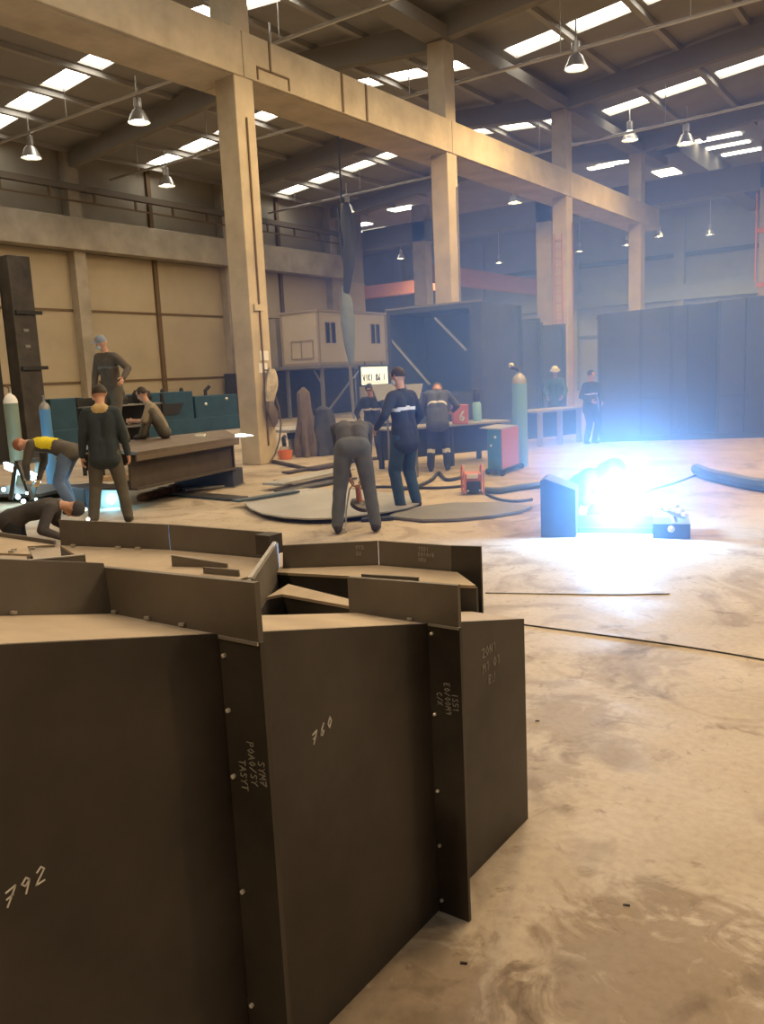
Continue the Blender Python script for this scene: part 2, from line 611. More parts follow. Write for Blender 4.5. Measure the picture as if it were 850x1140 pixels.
    mats = ['jacket', 'trousers', 'skin', 'boot', 'collar', 'glove', 'tape', 'eye']
    mm = {'jacket': col['jacket'], 'trousers': col['trousers'], 'skin': M_SKIN, 'boot': col.get('boot', M_BOOT),
          'collar': col.get('collar', M_SKIN), 'glove': col.get('glove', M_SKIN), 'tape': col.get('tape', M_REFL), 'eye': M_EYE}
    idx = np.zeros(nf, int)
    for nm, k in (('jacket', 0), ('chest', 0), ('trousers', 1), ('shin', 1), ('skin', 2), ('boot', 3), ('collar', 4), ('glove', 5)):
        idx[labs == nm] = k
    for lab, t0, t1 in stripes:
        idx[(labs == lab) & (bt >= t0) & (bt <= t1)] = 6
    if patch:
        fn_ = np.empty(nf * 3); me.polygons.foreach_get('normal', fn_); fn_ = fn_.reshape(-1, 3)
        idx[(labs == 'chest') & (fn_[:, 2] * .7 - fn_[:, 0] * .5 > .30)] = 6
    # jacket folds
    for i in range(n):
        q = V(co[i])
        co[i] += no[i] * (noise.noise(q * 9.0) * 0.006)
    hd = np.array(head)
    far = np.linalg.norm(co - hd, axis=1) > 0.2
    src = np.empty(n * 3); me.vertices.foreach_get('co', src); src = src.reshape(-1, 3)
    src[far] = co[far]
    me.vertices.foreach_set('co', src.ravel())
    for k in mats:
        me.materials.append(mm[k])
    me.polygons.foreach_set('material_index', idx.astype(np.int32))
    me.polygons.foreach_set('use_smooth', np.ones(nf, dtype=bool))
    # join the fingers and eyes
    bm = bmesh.new(); bm.from_mesh(me)
    for src_mb, k in ((fingers, 5 if 'glove' in col else 2),):
        fm = src_mb.mesh('f')
        n0 = len(bm.faces)
        bm.from_mesh(fm)
        bm.faces.ensure_lookup_table()
        for f in bm.faces[n0:]:
            f.material_index = k; f.smooth = True
        bpy.data.meshes.remove(fm)
    ey = MB()
    for s in (-1, 1):
        ey.ball(head + rt * .032 * s + fwd * .074 + up * .012, .013, seg=8)
    ey.capsule(head + fwd * .083 - up * .062 - rt * .02, head + fwd * .083 - up * .062 + rt * .02, .005, .005, 6)
    fm = ey.mesh('e'); n0 = len(bm.faces); bm.from_mesh(fm); bm.faces.ensure_lookup_table()
    for f in bm.faces[n0:]:
        f.material_index = 7; f.smooth = True
    bpy.data.meshes.remove(fm)
    bm.to_mesh(me); bm.free()
    me.name = 'person'
    o = bpy.data.objects.new('person', me)
    COL.objects.link(o)
    o.location = V(loc)
    f2 = V(facing)
    o.rotation_euler = (0, 0, math.atan2(-f2.x, f2.y))
    o.scale = (scale,) * 3
    tag(o, label, 'person')

    def child(mb2, name, m, label=None):
        c = mb2.build(name, m, smooth=True)
        c.parent = o
        if label:
            c['label'] = label
        return c
    HM = hq.to_4x4()
    top = head + up * .028
    for gname, gm in (gear or ()):
        b = MB()
        if gname in ('hair', 'cap', 'beanie'):
            ra = .098 if gname != 'hair' else .095
            prof = []
            lo = -0.25 if gname != 'cap' else 0.05
            for i in range(8):
                t = lo + (math.pi / 2 - lo) * i / 7
                prof.append((max(1e-3, ra * math.cos(t)), ra * 1.08 * math.sin(t)))
            inner = [(max(1e-3, r_ - .012), z_ - .006) for r_, z_ in prof[::-1]]
            tilt = HM @ Matrix.Rotation(R(12 if gname == 'hair' else 4), 4, 'X')
            b.lathe(prof + inner, top - fwd * .008, 18, tilt)
            if gname == 'cap':
                c0 = top + fwd * .075 + up * .015
                b.prism([c0 - rt * .07, c0 - rt * .055 + fwd * .065, c0 + rt * .055 + fwd * .065, c0 + rt * .07], up * .008)
            child(b, gname, gm)
        elif gname == 'hard_hat':
            prof = [(.135, -.012), (.135, -.004), (.108, .0)]
            for i in range(1, 8):
                t = math.pi / 2 * i / 7
                prof.append((max(1e-3, .106 * math.cos(t)), .115 * math.sin(t)))
            b.lathe(prof, top + up * .02, 20, HM)
            child(b, 'hard_hat', gm)
        elif gname == 'face_mask':
            c0 = head - up * .045 + fwd * .055
            b.ball(c0, .062, 1.0, .75, .8, 14, HM)
            child(b, 'face_mask', gm)
        elif gname == 'welding_helmet':
            prof = [(.125, -.17), (.13, -.08), (.128, .0)]
            for i in range(1, 7):
                t = math.pi / 2 * i / 6
                prof.append((max(1e-3, .128 * math.cos(t)), .10 * math.sin(t)))
            b.lathe(prof, top + fwd * .02, 20, HM)
            hmt = child(b, 'welding_helmet', gm)
            b = MB()
            b.obox((0, 0, 0), (.11, .012, .05))
            for v in b.bm.verts:
                v.co = (HM.to_3x3() @ v.co) + head + fwd * .148 + up * .02
            w_ = b.build('filter_window', M_GLASS); w_.parent = hmt
    return o

# ================================================================== THE HALL
XW = -30.3            # left wall plane
GX0, GX1 = -13.75, -12.52
COLY = [-3.2, 5.1, 13.1, 21.4, 29.75, 37.9]   # near faces of the hall columns
YE = 41.5             # end of the two aisles, start of the cross hall
YB = 63.0             # far wall


def roof_z(x):
    """ridges at -20.5 and -4.4, valleys at -12.9 and 4.3"""
    if x < -20.5:
        return 11.22 + .1 * (x + 30)
    if x < -12.9:
        return 12.17 - .078 * (x + 20.5)
    if x < -4.4:
        return 11.58 + .1 * (x + 12.9)
    if x < 4.3:
        return 12.43 - .1 * (x + 4.4)
    if x < 13:
        return 11.56 + .1 * (x - 4.3)
    return 12.43 - .1 * (x - 13)


struct(MB().box((-62, -14, -0.2), (24, YB + 1, 0)), 'floor', M_FLOOR)

# left wall: lower cream panels, joints, crane beam, grey upper part
w = MB()
w.box((XW - .25, -14, 0), (XW, YE, 7.3))
struct(w, 'wall_left', M_PANEL)
struct(MB().box((XW - .25, -14, 7.3), (XW - .02, YE, 11.6)), 'wall_left_upper', M_WALLUP)
j = MB()
for z in (2.1, 5.0):
    j.box((XW, -14, z - .05), (XW + .03, YE, z + .05))
struct(j, 'trim_1', M_JOINT, 'brown horizontal joint strips across the cream wall panels', 'joint strip')
for y in (0.95, 9.25, 17.3, 25.6, 33.9):
    struct(MB().box((XW, y, 0), (XW + .14, y + .2, 11.2)), 'wall_post', M_JOINT)
for y in COLY:
    struct(MB().box((XW, y - .05, 0), (XW + .45, y + .5, 11.1)), 'wall_column', M_CONC_D)
struct(MB().box((XW + .1, -14, 7.32), (XW + .75, YE - 2, 8.55)), 'wall_crane_beam', M_CONC_D, bevel=.02)
rail = MB()
rail.box((XW + .35, -14, 9.62), (XW + .6, YE - 1.5, 9.86))
struct(rail, 'crane_rail', mat('brown rail steel', (.14, .11, .08), .6))
rb = thing('busbar', 'thin dark busbar hung below the rail high on the left wall', 'busbar', (XW + .5, 10, 9.3))
MB().box((XW + .46, -10, 9.2), (XW + .52, YE - 2, 9.26)).build('bar', M_JOINT, rb)
for y in np.arange(2.0, 39, 2.05):
    MB().box((XW + .46, y, 9.26), (XW + .52, y + .1, 9.63)).build('hanger', M_JOINT, rb)

# walls behind the camera and on the right keep the hall closed
struct(MB().box((XW - .25, -14.3, 0), (24, -14, 13)), 'wall_near', M_PANEL)
struct(MB().box((23.8, -14, 0), (24, YB, 13)), 'wall_right', M_PANEL)
struct(MB().box((-62, YB, 0), (24, YB + .3, 13.5)), 'wall_far', M_FARWALL)
struct(MB().box((-62.3, YE, 0), (-62, YB, 13.5)), 'wall_cross_hall_end', M_FARWALL)
struct(MB().box((-62, YE - .3, 0), (XW - .25, YE, 13.5)), 'wall_cross_hall_near', M_FARWALL)
b = MB()
b.box((-62, YB - .6, 6.2), (24, YB, 7.3))
struct(b, 'far_wall_crane_beam', mat('blue grey beam', (.26, .27, .29), .8))
b = MB()
b.box((-62, YB - .12, 3.9), (24, YB, 4.15)); b.box((-62, YB - .12, 9.2), (24, YB, 9.5))
struct(b, 'trim_2', mat('dark grey rail', (.11, .115, .13), .7), 'dark rails along the far grey wall', 'wall rail')
for x in range(-58, 22, 8):
    struct(MB().box((x - .35, YB - .45, 0), (x + .35, YB, 12)), 'far_wall_column', M_FARWALL)

# columns of the near row
for i, y in enumerate(COLY):
    ztop = roof_z(-12.9) - .75
    c = MB()
    c.box((-13.1, y, 0), (-12.55, y + .55, ztop))
    struct(c, 'column', M_CONC, bevel=.02)
# crane girder on the columns: web with flanges top and bottom
g = MB()
for a, b_ in zip([-14] + [y + .27 for y in COLY], [y + .27 for y in COLY] + [40.45]):
    if b_ - a < 1.5:
        continue
    g.box((-12.98, a + .01, 7.88), (GX1, b_ - .01, 8.76))
    g.box((GX0, a + .01, 7.86), (-12.6, b_ - .01, 8.2))
struct(g, 'crane_girder', M_CONC, bevel=.015)
# strap marks and a plate on the girder face
pl = MB()
for y in (16.6, 17.55):
    pl.box((GX1, y, 7.9), (GX1 + .02, y + .07, 8.75))
pl.box((GX1, 14.15, 8.15), (GX1 + .02, 14.2, 8.76))
pl.box((GX1, 13.75, 7.92), (GX1 + .02, 13.79, 8.16)); pl.box((GX1, 13.75, 8.14), (GX1 + .02, 14.75, 8.18)); pl.box((GX1, 14.72, 7.92), (GX1 + .02, 14.76, 8.16))
struct(pl, 'trim_3', M_JOINT, 'dark joints and strap lines on the crane girder face', 'strap')
# cross hall columns
for x, y in ((-26.8, YE), (-19.2, YE), (-8.45, YE), (0, YE)):
    struct(MB().box((x, y, 0), (x + .85, y + .7, 11.2)), 'cross_hall_column', M_CONC, bevel=.02)
struct(MB().box((XW, YE, 9.2), (24, YE + .55, 10.3)), 'cross_beam', M_RAFT, bevel=.02)

# ---- roof sheets with rooflight openings
bays = [1.1, 9.6, 18.1, 25.75, 34.05]
lights = []
sk_x = [-28.9, -26.85, -24.75, -22.7, -18.35, -16.45, -14.45, -11.85, -9.8, -7.65, -5.55, -3.2, -1.1, 1.0, 3.1]
for yb in bays:
    for xs in sk_x:
        hw = .84 if xs < -21 or xs > -12.5 else .74
        lights.append((xs - hw, xs + hw, yb - .46, yb + .46))
xs_b = sorted(set([XW - .25, -20.5, -12.9, -4.4, 4.3, 13, 24] + [q for l in lights for q in l[:2]]))
ys_b = sorted(set([-14.0, YE] + [q for l in lights for q in l[2:]]))
r = MB()
for i in range(len(xs_b) - 1):
    for k in range(len(ys_b) - 1):
        xa, xb, ya, yb = xs_b[i], xs_b[i + 1], ys_b[k], ys_b[k + 1]
        xm, ym = (xa + xb) / 2, (ya + yb) / 2
        if any(l[0] < xm < l[1] and l[2] < ym < l[3] for l in lights):
            continue
        za, zb = roof_z(xa + 1e-4), roof_z(xb - 1e-4)
        p = [V((xa, ya, za)), V((xb, ya, zb)), V((xb, yb, zb)), V((xa, yb, za))]
        r.prism(p, (0, 0, .14))
struct(r, 'ceiling', M_ROOF)
r = MB()
for k in range(6):
    ya = YE + k * (YB - YE) / 6; yb = ya + (YB - YE) / 6 - (0.0)
    for (xa, xb) in ((-62, -46), (-46, -30), (-30, -14), (-14, 24)):
        r.box((xa, ya, 12.5), (xb, yb, 12.7))
struct(r, 'ceiling_cross_hall', M_ROOF)
for (xa, xb, ya, yb) in lights:
    za, zb = roof_z(xa), roof_z(xb)
    q = MB().prism([(xa, ya, za + .1), (xb, ya, zb + .1), (xb, yb, zb + .1), (xa, yb, za + .1)], (0, 0, .03))
    o = q.build('window_rooflight', M_SKY)
    tag(o, 'bright rooflight panel in the dark roof slope', 'rooflight', 'rooflights of the hall', 'structure')
# purlins between the panels
for x in (-29.9, -27.88, -25.8, -23.72, -21.6, -19.4, -17.4, -15.45, -13.6, -10.83, -8.72, -6.6, -4.4, -2.1, 0, 2.1, 4.3, 6.5, 8.7, 11, 13, 15.5, 18, 20.5):
    z = roof_z(x)
    struct(MB().box((x - .09, -14, z - .17), (x + .09, YE, z - .002)), 'purlin', M_PURLIN)
# rafters across the hall on the columns and a gutter beam along the column row
for y in COLY:
    ra = MB()
    for xa, xb in ((XW, -20.5), (-20.5, -12.9), (-12.9, -4.4), (-4.4, 4.3), (4.3, 13), (13, 23.8)):
        za, zb = roof_z(xa + 1e-4) - .175, roof_z(xb - 1e-4) - .175
        ra.prism([(xa, y + .12, za), (xb, y + .12, zb), (xb, y + .12, zb - .75), (xa, y + .12, za - .55)], (0, .3, 0))
    struct(ra, 'roof_rafter', M_RAFT)
struct(MB().box((-13.15, -14, 10.85), (-12.5, YE, 11.2)), 'gutter_beam', M_RAFT)

# far hall rooflights (dim, low in the picture) and orange runway beams
FRL = [(G(px, py, 12.42), wx, wy) for px, py, wx, wy in ((668, 187, 1.3, .5), (688, 182, 2.2, .5), (795, 155, 2.4, .5), (808, 163, 2.2, .4), (826, 170, 2.0, .45), (742, 193, 1.2, 1.6), (762, 204, .9, 1.5), (775, 212, .9, 1.6), (787, 219, 1.0, 1.4), (396, 252, 2.4, .8), (418, 257, 2.2, .8), (448, 233, 1.8, .9))]
for q, wx, wy in FRL:
    o = MB().box((q.x - wx / 2, q.y - wy / 2, 12.44), (q.x + wx / 2, q.y + wy / 2, 12.49)).build('window_rooflight', M_SKY)
    tag(o, 'small rooflight in the roof of the far cross hall', 'rooflight', 'rooflights of the cross hall', 'structure')
q = G(785, 203, 11.5)
struct(MB().box((q.x - .2, YE + .6, 11.5), (q.x + .9, YB - 1, 12.5)), 'roof_girder', M_RAFT)
struct(MB().box((-27.4, 44, 7.2), (-26.7, YB - .6, 8.2)), 'runway_beam', M_ORUST, 'orange painted crane runway beam in the far hall behind the second column', 'runway beam')
struct(MB().box((-44, 52, 7.6), (-31, 52.8, 8.5)), 'runway_beam', M_ORUST, 'orange runway beam far back above the ivory cabin', 'runway beam')

# conduits and lamps
CZ = 10.25
for k, (y, z0, z1, lab) in enumerate(((17.4, 10.25, 10.3, 'conduit across the nearest roof bay'), (23.4, 10.3, 10.35, 'conduit across the second roof bay'), (32.9, 10.15, 10.62, 'long pale conduit crossing the third roof bay'))):
    mb = MB().tube([(XW + .5, y, z0), (-13.2, y, (z0 + z1) / 2), (-12.4, y, (z0 + z1) / 2), (6, y, z1)], .05)
    for x in (-28, -24, -18, -15, -10, -6.5, -2, 2):
        mb.tube([(x, y, (z0 + z1) / 2), (x, y, roof_z(x) - .01)], .015, 6)
    tag(mb.build('conduit', M_LAMP, smooth=True), lab, 'conduit')


def lamp_proto():
    root = thing('high_bay_lamp', 'x', 'lamp', (0, 0, 0))
    MB().tube([(0, 0, 0.0), (0, 0, .45)], .018, 6).build('hook', M_LAMP, root)
    MB().lathe([(.05, 0), (.09, -.02), (.09, -.22), (.06, -.25)], seg=14).build('ballast_housing', M_LAMP, root, smooth=True)
    MB().lathe([(.07, -.24), (.14, -.30), (.24, -.52), (.25, -.54), (.235, -.53), (.13, -.31), (.06, -.26)], seg=18).build('reflector', M_LAMP, root, smooth=True)
    MB().ball((0, 0, -.43), .11, 1, 1, 1.1, 12).build('bulb', M_BULBD, root, smooth=True)
    return root


lampP = lamp_proto()
LAMPS = [  # x, y, z, label, bright, size
    (-9.55, 23.4, 10.55, 'brightest high bay lamp, glowing yellow in front of the top rooflight row', 1),
    (-9.25, 32.9, 10.3, 'lit high bay lamp hanging from the long pale conduit at upper right', 1),
    (-11.7, 34.0, 11.1, 'lit lamp glowing at the edge of the right rooflight row', 1),
    (-20.6, 17.4, 10.15, 'dim bell lamp hanging alone in the dark left roof bay', 0),
    (-26.1, 17.4, 10.15, 'small lamp hanging below the left rooflights near the wall', 0),
    (-15.3, 17.4, 10.2, 'lamp just above the girder beside the thick left column', 0),
    (-26.4, 23.4, 10.2, 'dark lamp under the rooflight beside the thick left column', 0),
    (-22.2, 23.4, 10.2, 'small lamp just right of the thick column under the girder', 0),
    (-18.3, 37.3, 10.2, 'lamp on a short rail in the gap right of the second column', 0),
    (-24.8, 32.9, 10.2, 'lamp on the conduit end beside the hanging hose', 0),
]
for i, (x, y, z, lab, br) in enumerate(LAMPS):
    o = lampP if i == 0 else copy_tree(lampP)
    o.location = (x, y, z)
    o['label'] = lab
    o['group'] = 'high bay lamps of the hall'
    if br:
        o.scale = (1.3,) * 3
        for ch in o.children:
            if ch.name.startswith('bulb'):
                ch.data = ch.data.copy(); ch.data.materials[0] = M_BULB
FARL = [((394, 274), 'bright lamp left in the far hall above the ivory cabin'), ((446, 285), 'bright far lamp between the hose and the second column'),
        ((578, 230), 'small lamp under the far roof just below the rail'), ((645, 277), 'far lamp just right of the third column'), ((555, 290), 'far lamp above the orange runway beam'),
        ((697, 270), 'far lamp in front of the last slim column'), ((733, 260), 'far lamp under the free end of the girder'), ((790, 258), 'far lamp left of the orange banded column')]
for (p, lab) in FARL:
    q = G(*p, 10.0)
    if q.y > 61:
        q = aty(*p, 60)
    if q.y < YE + 1:
        q = aty(*p, YE + 2)
    o = copy_tree(lampP)
    o.location = (q.x, q.y, q.z + .43)
    o.scale = (1.15,) * 3
    o['label'] = lab
    o['group'] = 'lamps of the far hall'
    for ch in o.children:
        if ch.name.startswith('bulb'):
            ch.data = ch.data.copy(); ch.data.materials[0] = M_BULB
        if ch.name.startswith('hook'):
            ch.scale.z = 3.2


def point(name, loc, power, col, r=.25, spot=None):
    l = bpy.data.lights.new(name, 'SPOT' if spot else 'POINT')
    l.energy = power
    l.color = col
    l.shadow_soft_size = r
    if spot:
        l.spot_size = R(spot); l.spot_blend = .4
    o = bpy.data.objects.new(name, l)
    COL.objects.link(o)
    o.location = loc
    return o


for (x, y) in ((-1.5, 4.0), (-5.5, 13.6), (-7.0, 18.5), (-1.0, -6.0), (2.0, 12.0), (5.5, 9), (2.5, 20), (-20.5, 6.0)):  # unseen fixtures added to give the near hall lights a source
    o = copy_tree(lampP)
    o.scale = (1, 1, 1)
    o.location = (x, y, 10.4)
    o['label'] = 'unseen high bay lamp added in the near roof bays above the open floor'
    o['group'] = 'added unseen lamps of the near bays'
    for ch in o.children:
        if ch.name.startswith('hook'):
            ch.scale.z = 3.0
WARM = (1.0, .71, .37)
PW = 0.42
for (x, y, p) in ((-9.55, 23.4, 2600), (-9.25, 32.9, 2200), (-1.5, 4.0, 2200), (-5.5, 13.6, 4000), (-7.0, 18.5, 2600), (-1.0, -6.0, 2600), (2.0, 12.0, 3000), (5.5, 9, 3000), (2.5, 20, 2600), (-20.6, 17.4, 2600), (-22.2, 23.4, 2400), (-20.5, 6.0, 2600), (-18.3, 37.3, 1400)):
    point('hall_lamp_and_fill', (x, y, 9.55), p * PW, WARM, .3, 176)  # seen lamps, plus added light from unseen ones over girder and floor
for (x, y) in ((-30, 50), (-14, 52), (2, 50)):
    point('far_lamp_light', (x, y, 9.5), 3000, (1, .88, .74), .3, 176)

# ================================================================== FOREGROUND DUCT SECTION
def zt(y):
    return 1.195 - .245 * (y - 1.262)


S = -1.37
T = .012
root = thing('steel_duct', 'big dark steel duct section chalked 792 and 760 filling the foreground floor', 'steel duct', (-1.52, 1.4, 0))
for nm, ya, yb in (('a', -1.2, 1.255), ('b', 1.272, 2.122), ('c', 2.138, 2.80)):
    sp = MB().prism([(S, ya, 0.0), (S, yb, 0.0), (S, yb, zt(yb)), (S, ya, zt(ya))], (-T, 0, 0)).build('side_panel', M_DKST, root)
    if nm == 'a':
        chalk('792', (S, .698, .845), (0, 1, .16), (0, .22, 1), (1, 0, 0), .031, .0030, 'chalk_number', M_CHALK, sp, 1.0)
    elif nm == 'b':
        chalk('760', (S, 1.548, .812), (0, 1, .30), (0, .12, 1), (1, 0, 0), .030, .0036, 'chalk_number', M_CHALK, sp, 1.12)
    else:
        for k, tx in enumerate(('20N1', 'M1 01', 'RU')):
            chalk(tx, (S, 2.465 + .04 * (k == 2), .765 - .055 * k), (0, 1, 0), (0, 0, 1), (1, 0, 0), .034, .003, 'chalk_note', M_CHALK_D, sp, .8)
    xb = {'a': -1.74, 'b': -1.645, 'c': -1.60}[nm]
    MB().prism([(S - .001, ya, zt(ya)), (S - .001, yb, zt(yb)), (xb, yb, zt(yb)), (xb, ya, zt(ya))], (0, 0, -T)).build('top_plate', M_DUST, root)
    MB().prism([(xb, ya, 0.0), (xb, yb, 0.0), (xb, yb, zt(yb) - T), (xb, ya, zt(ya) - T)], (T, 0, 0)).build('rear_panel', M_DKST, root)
MB().prism([(S - .002, 2.788, 0), (-1.59, 2.788, 0), (-1.59, 2.788, zt(2.79) - .014), (S - .002, 2.788, zt(2.79) - .014)], (0, .01, 0)).build('end_panel', M_DKST, root)
# cross flanges: a strip standing out from the side and a strip standing up from the top
for yf, xo, xi, z0 in ((1.256, -1.243, -1.825, 1.194), (2.123, -1.255, -1.675, .985)):
    fl = MB().box((S, yf, 0), (xo, yf + .014, z0)).build('flange', M_DKST, root)
    up = MB().prism([(xi, yf - .004, z0 - .004), (xo, yf - .004, z0 + .004), (xo, yf - .004, z0 + .135), (xi, yf - .004, z0 + .118)], (0, .016, 0)).build('flange', M_FLST, root)
    MB().box((S + .005, yf - .007, z0 - .005), (xo - .001, yf - .0035, z0 + .003)).build('bright_edge', M_EDGE, up)  # bright strip puts the lit flange edge into the colour
    if yf < 2:
        for k, (tx, zz) in enumerate((('TASYT', .905), ('P0A0/SY', .955), ('SYM7', .915))):
            chalk(tx, (-1.335 + .030 * k, yf, zz), (0.05, 0, -1), (1, 0, 0.05), (0, -1, 0), .019, .0018, 'chalk_note', M_CHALK_D, fl, .80)
        bz = (1.15, 1.02, .86, .57, .27)
    else:
        for k, (tx, zz) in enumerate((('C/X', .765), ('E0/00M9', .80), ('IS51', .77))):
            chalk(tx, (-1.345 + .028 * k, yf, zz), (0.04, 0, -1), (1, 0, 0.04), (0, -1, 0), .019, .0018, 'chalk_note', M_CHALK_D, fl, .80)
        bz = (.955, .69, .43, .24, .045)
    for z in bz:
        MB().lathe([(.0055, 0), (.0055, .007), (.003, .009)], (S + .016, yf - .001, z), 8, Matrix.Rotation(R(90), 4, 'X')).build('bolt', M_BOLT, fl)
# longitudinal flange along the back of the first top plate
MB().prism([(-1.745, -1.2, zt(-1.2) - .01), (-1.745, 1.255, zt(1.255) - .01), (-1.755, 1.25, zt(1.25) + .128), (-1.755, -1.2, zt(-1.2) + .128)], (-.014, 0, 0)).build('rear_flange', M_FLST, root)
for (x, y) in ((-1.735, .99), (-1.725, 1.245), (-1.60, 1.245), (-1.48, 1.246), (-1.43, 2.112)):
    MB().obox((x, y, zt(y) + .008), (.014, .008, .006), .3).build('clip', M_EDGE, root)

# ---- second duct: lower, behind the first (only its ledges and strips show)
root = thing('steel_duct', 'dark duct with a bent tan ledge seen through the gap behind the panel chalked 760', 'steel duct', (-2.2, 2.45, 0))
zl = .90
poly = [(-2.295, 2.375, zl), (-2.27, 2.44, zl), (-1.72, 2.405, zl), (-1.74, 2.455, zl), (-1.98, 2.50, zl), (-2.36, 2.58, zl)]
MB().prism(poly, (0, 0, -T)).build('top_ledge', M_DUST, root)
for a, b_ in zip(poly[:3], poly[1:3]):
    MB().prism([(a[0], a[1] + .01, 0), (b_[0], b_[1] + .01, 0), (b_[0], b_[1] + .01, zl - T), (a[0], a[1] + .01, zl - T)], (0, .012, 0)).build('side_panel', M_DKST, root)

# ---- third duct: back right
root = thing('steel_duct', 'dark duct with upright flange strip and bluish end, at the back right of the pile', 'steel duct', (-2.05, 2.85, 0))
zl = .92
top = [(-2.52, 2.655, zl), (-2.15, 2.74, zl), (-1.69, 2.79, zl), (-1.59, 2.825, zl), (-1.77, 2.99, zl), (-2.16, 2.96, zl), (-2.54, 2.72, zl)]
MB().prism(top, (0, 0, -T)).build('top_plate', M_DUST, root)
for a, b_ in ((top[0], top[1]), (top[1], top[2]), (top[2], top[3])):
    MB().prism([(a[0], a[1] + .006, 0), (b_[0], b_[1] + .006, 0), (b_[0], b_[1] + .006, zl - T), (a[0], a[1] + .006, zl - T)], (0, .012, 0)).build('side_panel', M_DKST, root)
fl = MB().prism([(-2.53, 2.735, zl - .01), (-2.16, 2.965, zl - .01), (-2.16, 2.965, 1.03), (-2.52, 2.735, 1.025)], (-.008, .012, 0)).build('flange', M_FLST, root)
fl2 = MB().prism([(-2.158, 2.967, zl - .01), (-1.80, 2.995, zl - .01), (-1.80, 2.995, 1.03), (-2.158, 2.967, 1.03)], (-.002, .012, 0)).build('flange', M_FLST, root)
for k, tx in enumerate(('1551', 'E010/0', 'VRU')):
    chalk(tx, (-1.955, 2.98, 1.0 - .024 * k), (1, .08, 0), (0, 0, 1), (0, -1, 0), .016, .003, 'chalk_note', M_CHALK_D, fl2)
for k, tx in enumerate(('7T5', 'SU')):
    chalk(tx, (-2.24, 2.905, .995 - .026 * k), (.36, .23, 0), (0, 0, 1), (.5, -.8, 0), .016, .003, 'chalk_note', M_CHALK_D, fl)
MB().prism([(-1.80, 2.998, 0), (-1.665, 3.008, 0), (-1.665, 3.008, 1.035), (-1.80, 2.998, 1.03)], (0, .012, 0)).build('end_flange', M_DKST, root)
st = MB().prism([(-2.06, 2.70, zl - .006), (-1.82, 2.765, zl - .006), (-1.82, 2.765, zl + .022), (-2.06, 2.70, zl + .026)], (-.003, .01, 0)).build('stiffener', M_FLST, root)
sf = MB().prism([(-2.19, 2.19, .885), (-2.56, 2.73, .885), (-2.565, 2.735, 1.035), (-2.195, 2.195, 1.025)], (.012, .006, 0)).build('cross_flange', M_FLST, root)
MB().beam((-2.195, 2.19, 1.03), (-2.563, 2.73, 1.038), .016, .005).build('bright_edge', M_EDGE, sf)  # light along the top edge is coloured in as a bright strip
for q in ((-2.50, 2.62, 1.0), (-2.46, 2.585, .94)):
    MB().ball(q, .012, seg=8).build('bolt', M_BOLT, sf)
MB().prism([(-2.19, 2.20, 0), (-2.56, 2.74, 0), (-2.56, 2.74, .885), (-2.19, 2.20, .885)], (.008, .006, 0)).build('side_panel', M_DKST, root)

# ---- fourth duct: back left with the long strip in front of the standing worker
root = thing('steel_duct', 'dusty topped duct with a long two-piece flange strip below the standing worker', 'steel duct', (-3.3, 2.6, 0))
zl = .90
top = [(-4.18, 2.705, zl), (-3.55, 2.455, zl), (-3.4, 2.05, zl), (-2.62, 2.12, zl), (-2.62, 2.58, zl), (-2.62, 2.86, zl), (-2.80, 2.925, zl), (-3.46, 2.875, zl)]
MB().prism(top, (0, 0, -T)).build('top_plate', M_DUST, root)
for a, b_ in ((top[1], top[0]), (top[2], top[1]), (top[3], top[2])):
    MB().prism([(a[0], a[1], 0), (b_[0], b_[1], 0), (b_[0], b_[1], zl - T), (a[0], a[1], zl - T)], (.01, .01, 0)).build('side_panel', M_DKST, root)
MB().prism([(-4.18, 2.71, zl - .01), (-3.462, 2.88, zl - .01), (-3.46, 2.88, 1.035), (-4.175, 2.71, 1.045)], (-.004, .014, 0)).build('flange', M_FLST, root)
MB().prism([(-3.455, 2.882, zl - .01), (-2.79, 2.932, zl - .01), (-2.78, 2.932, 1.03), (-3.455, 2.882, 1.035)], (-.004, .014, 0)).build('flange', M_FLST, root)
MB().box((-2.79, 2.84, .94), (-2.70, 2.93, 1.035)).build('end_block', M_DKST, root)
MB().prism([(-3.12, 2.60, zl), (-2.84, 2.69, zl), (-2.84, 2.69, zl + .02), (-3.12, 2.60, zl + .055)], (-.003, .01, 0)).build('stiffener', M_FLST, root)
MB().prism([(-2.86, 2.56, zl), (-2.66, 2.585, zl), (-2.66, 2.585, zl + .03), (-2.86, 2.56, zl + .03)], (-.002, .01, 0)).build('stiffener', M_FLST, root)
for q in ((-4.05, 2.70), (-3.75, 2.77), (-3.62, 2.80)):
    MB().obox((q[0], q[1], zl + .008), (.03, .015, .016), .3).build('clip', M_EDGE, root)

# ---- fifth: left neighbour with a full side panel and ledges at the picture edge
root = thing('steel_duct', 'dark duct at the left picture edge with tan ledges beside a black opening', 'steel duct', (-3.9, 2.2, 0))
zl = .90
top = [(-5.6, 2.45, zl), (-4.40, 2.40, zl), (-4.11, 2.48, zl), (-4.35, 2.61, zl), (-4.22, 2.70, zl), (-4.74, 2.72, zl), (-5.6, 2.74, zl)]
MB().prism(top, (0, 0, -T)).build('top_plate', M_DUST, root)
MB().prism([(-5.5, 2.735, zl - .005), (-4.25, 2.715, zl - .005), (-4.25, 2.715, zl + .02), (-5.5, 2.735, zl + .03)], (0, .012, 0)).build('flange', M_FLST, root)
MB().prism([(-4.35, 2.60, 0), (-4.11, 2.475, 0), (-4.11, 2.475, zl - T), (-4.35, 2.60, zl - T)], (.01, .01, 0)).build('side_panel', M_DKST, root)
MB().prism([(-4.12, 2.50, 0), (-3.6, 2.45, 0), (-3.6, 2.45, .55), (-4.12, 2.50, .55)], (.0, .01, 0)).build('inner_panel', M_BLACK, root)
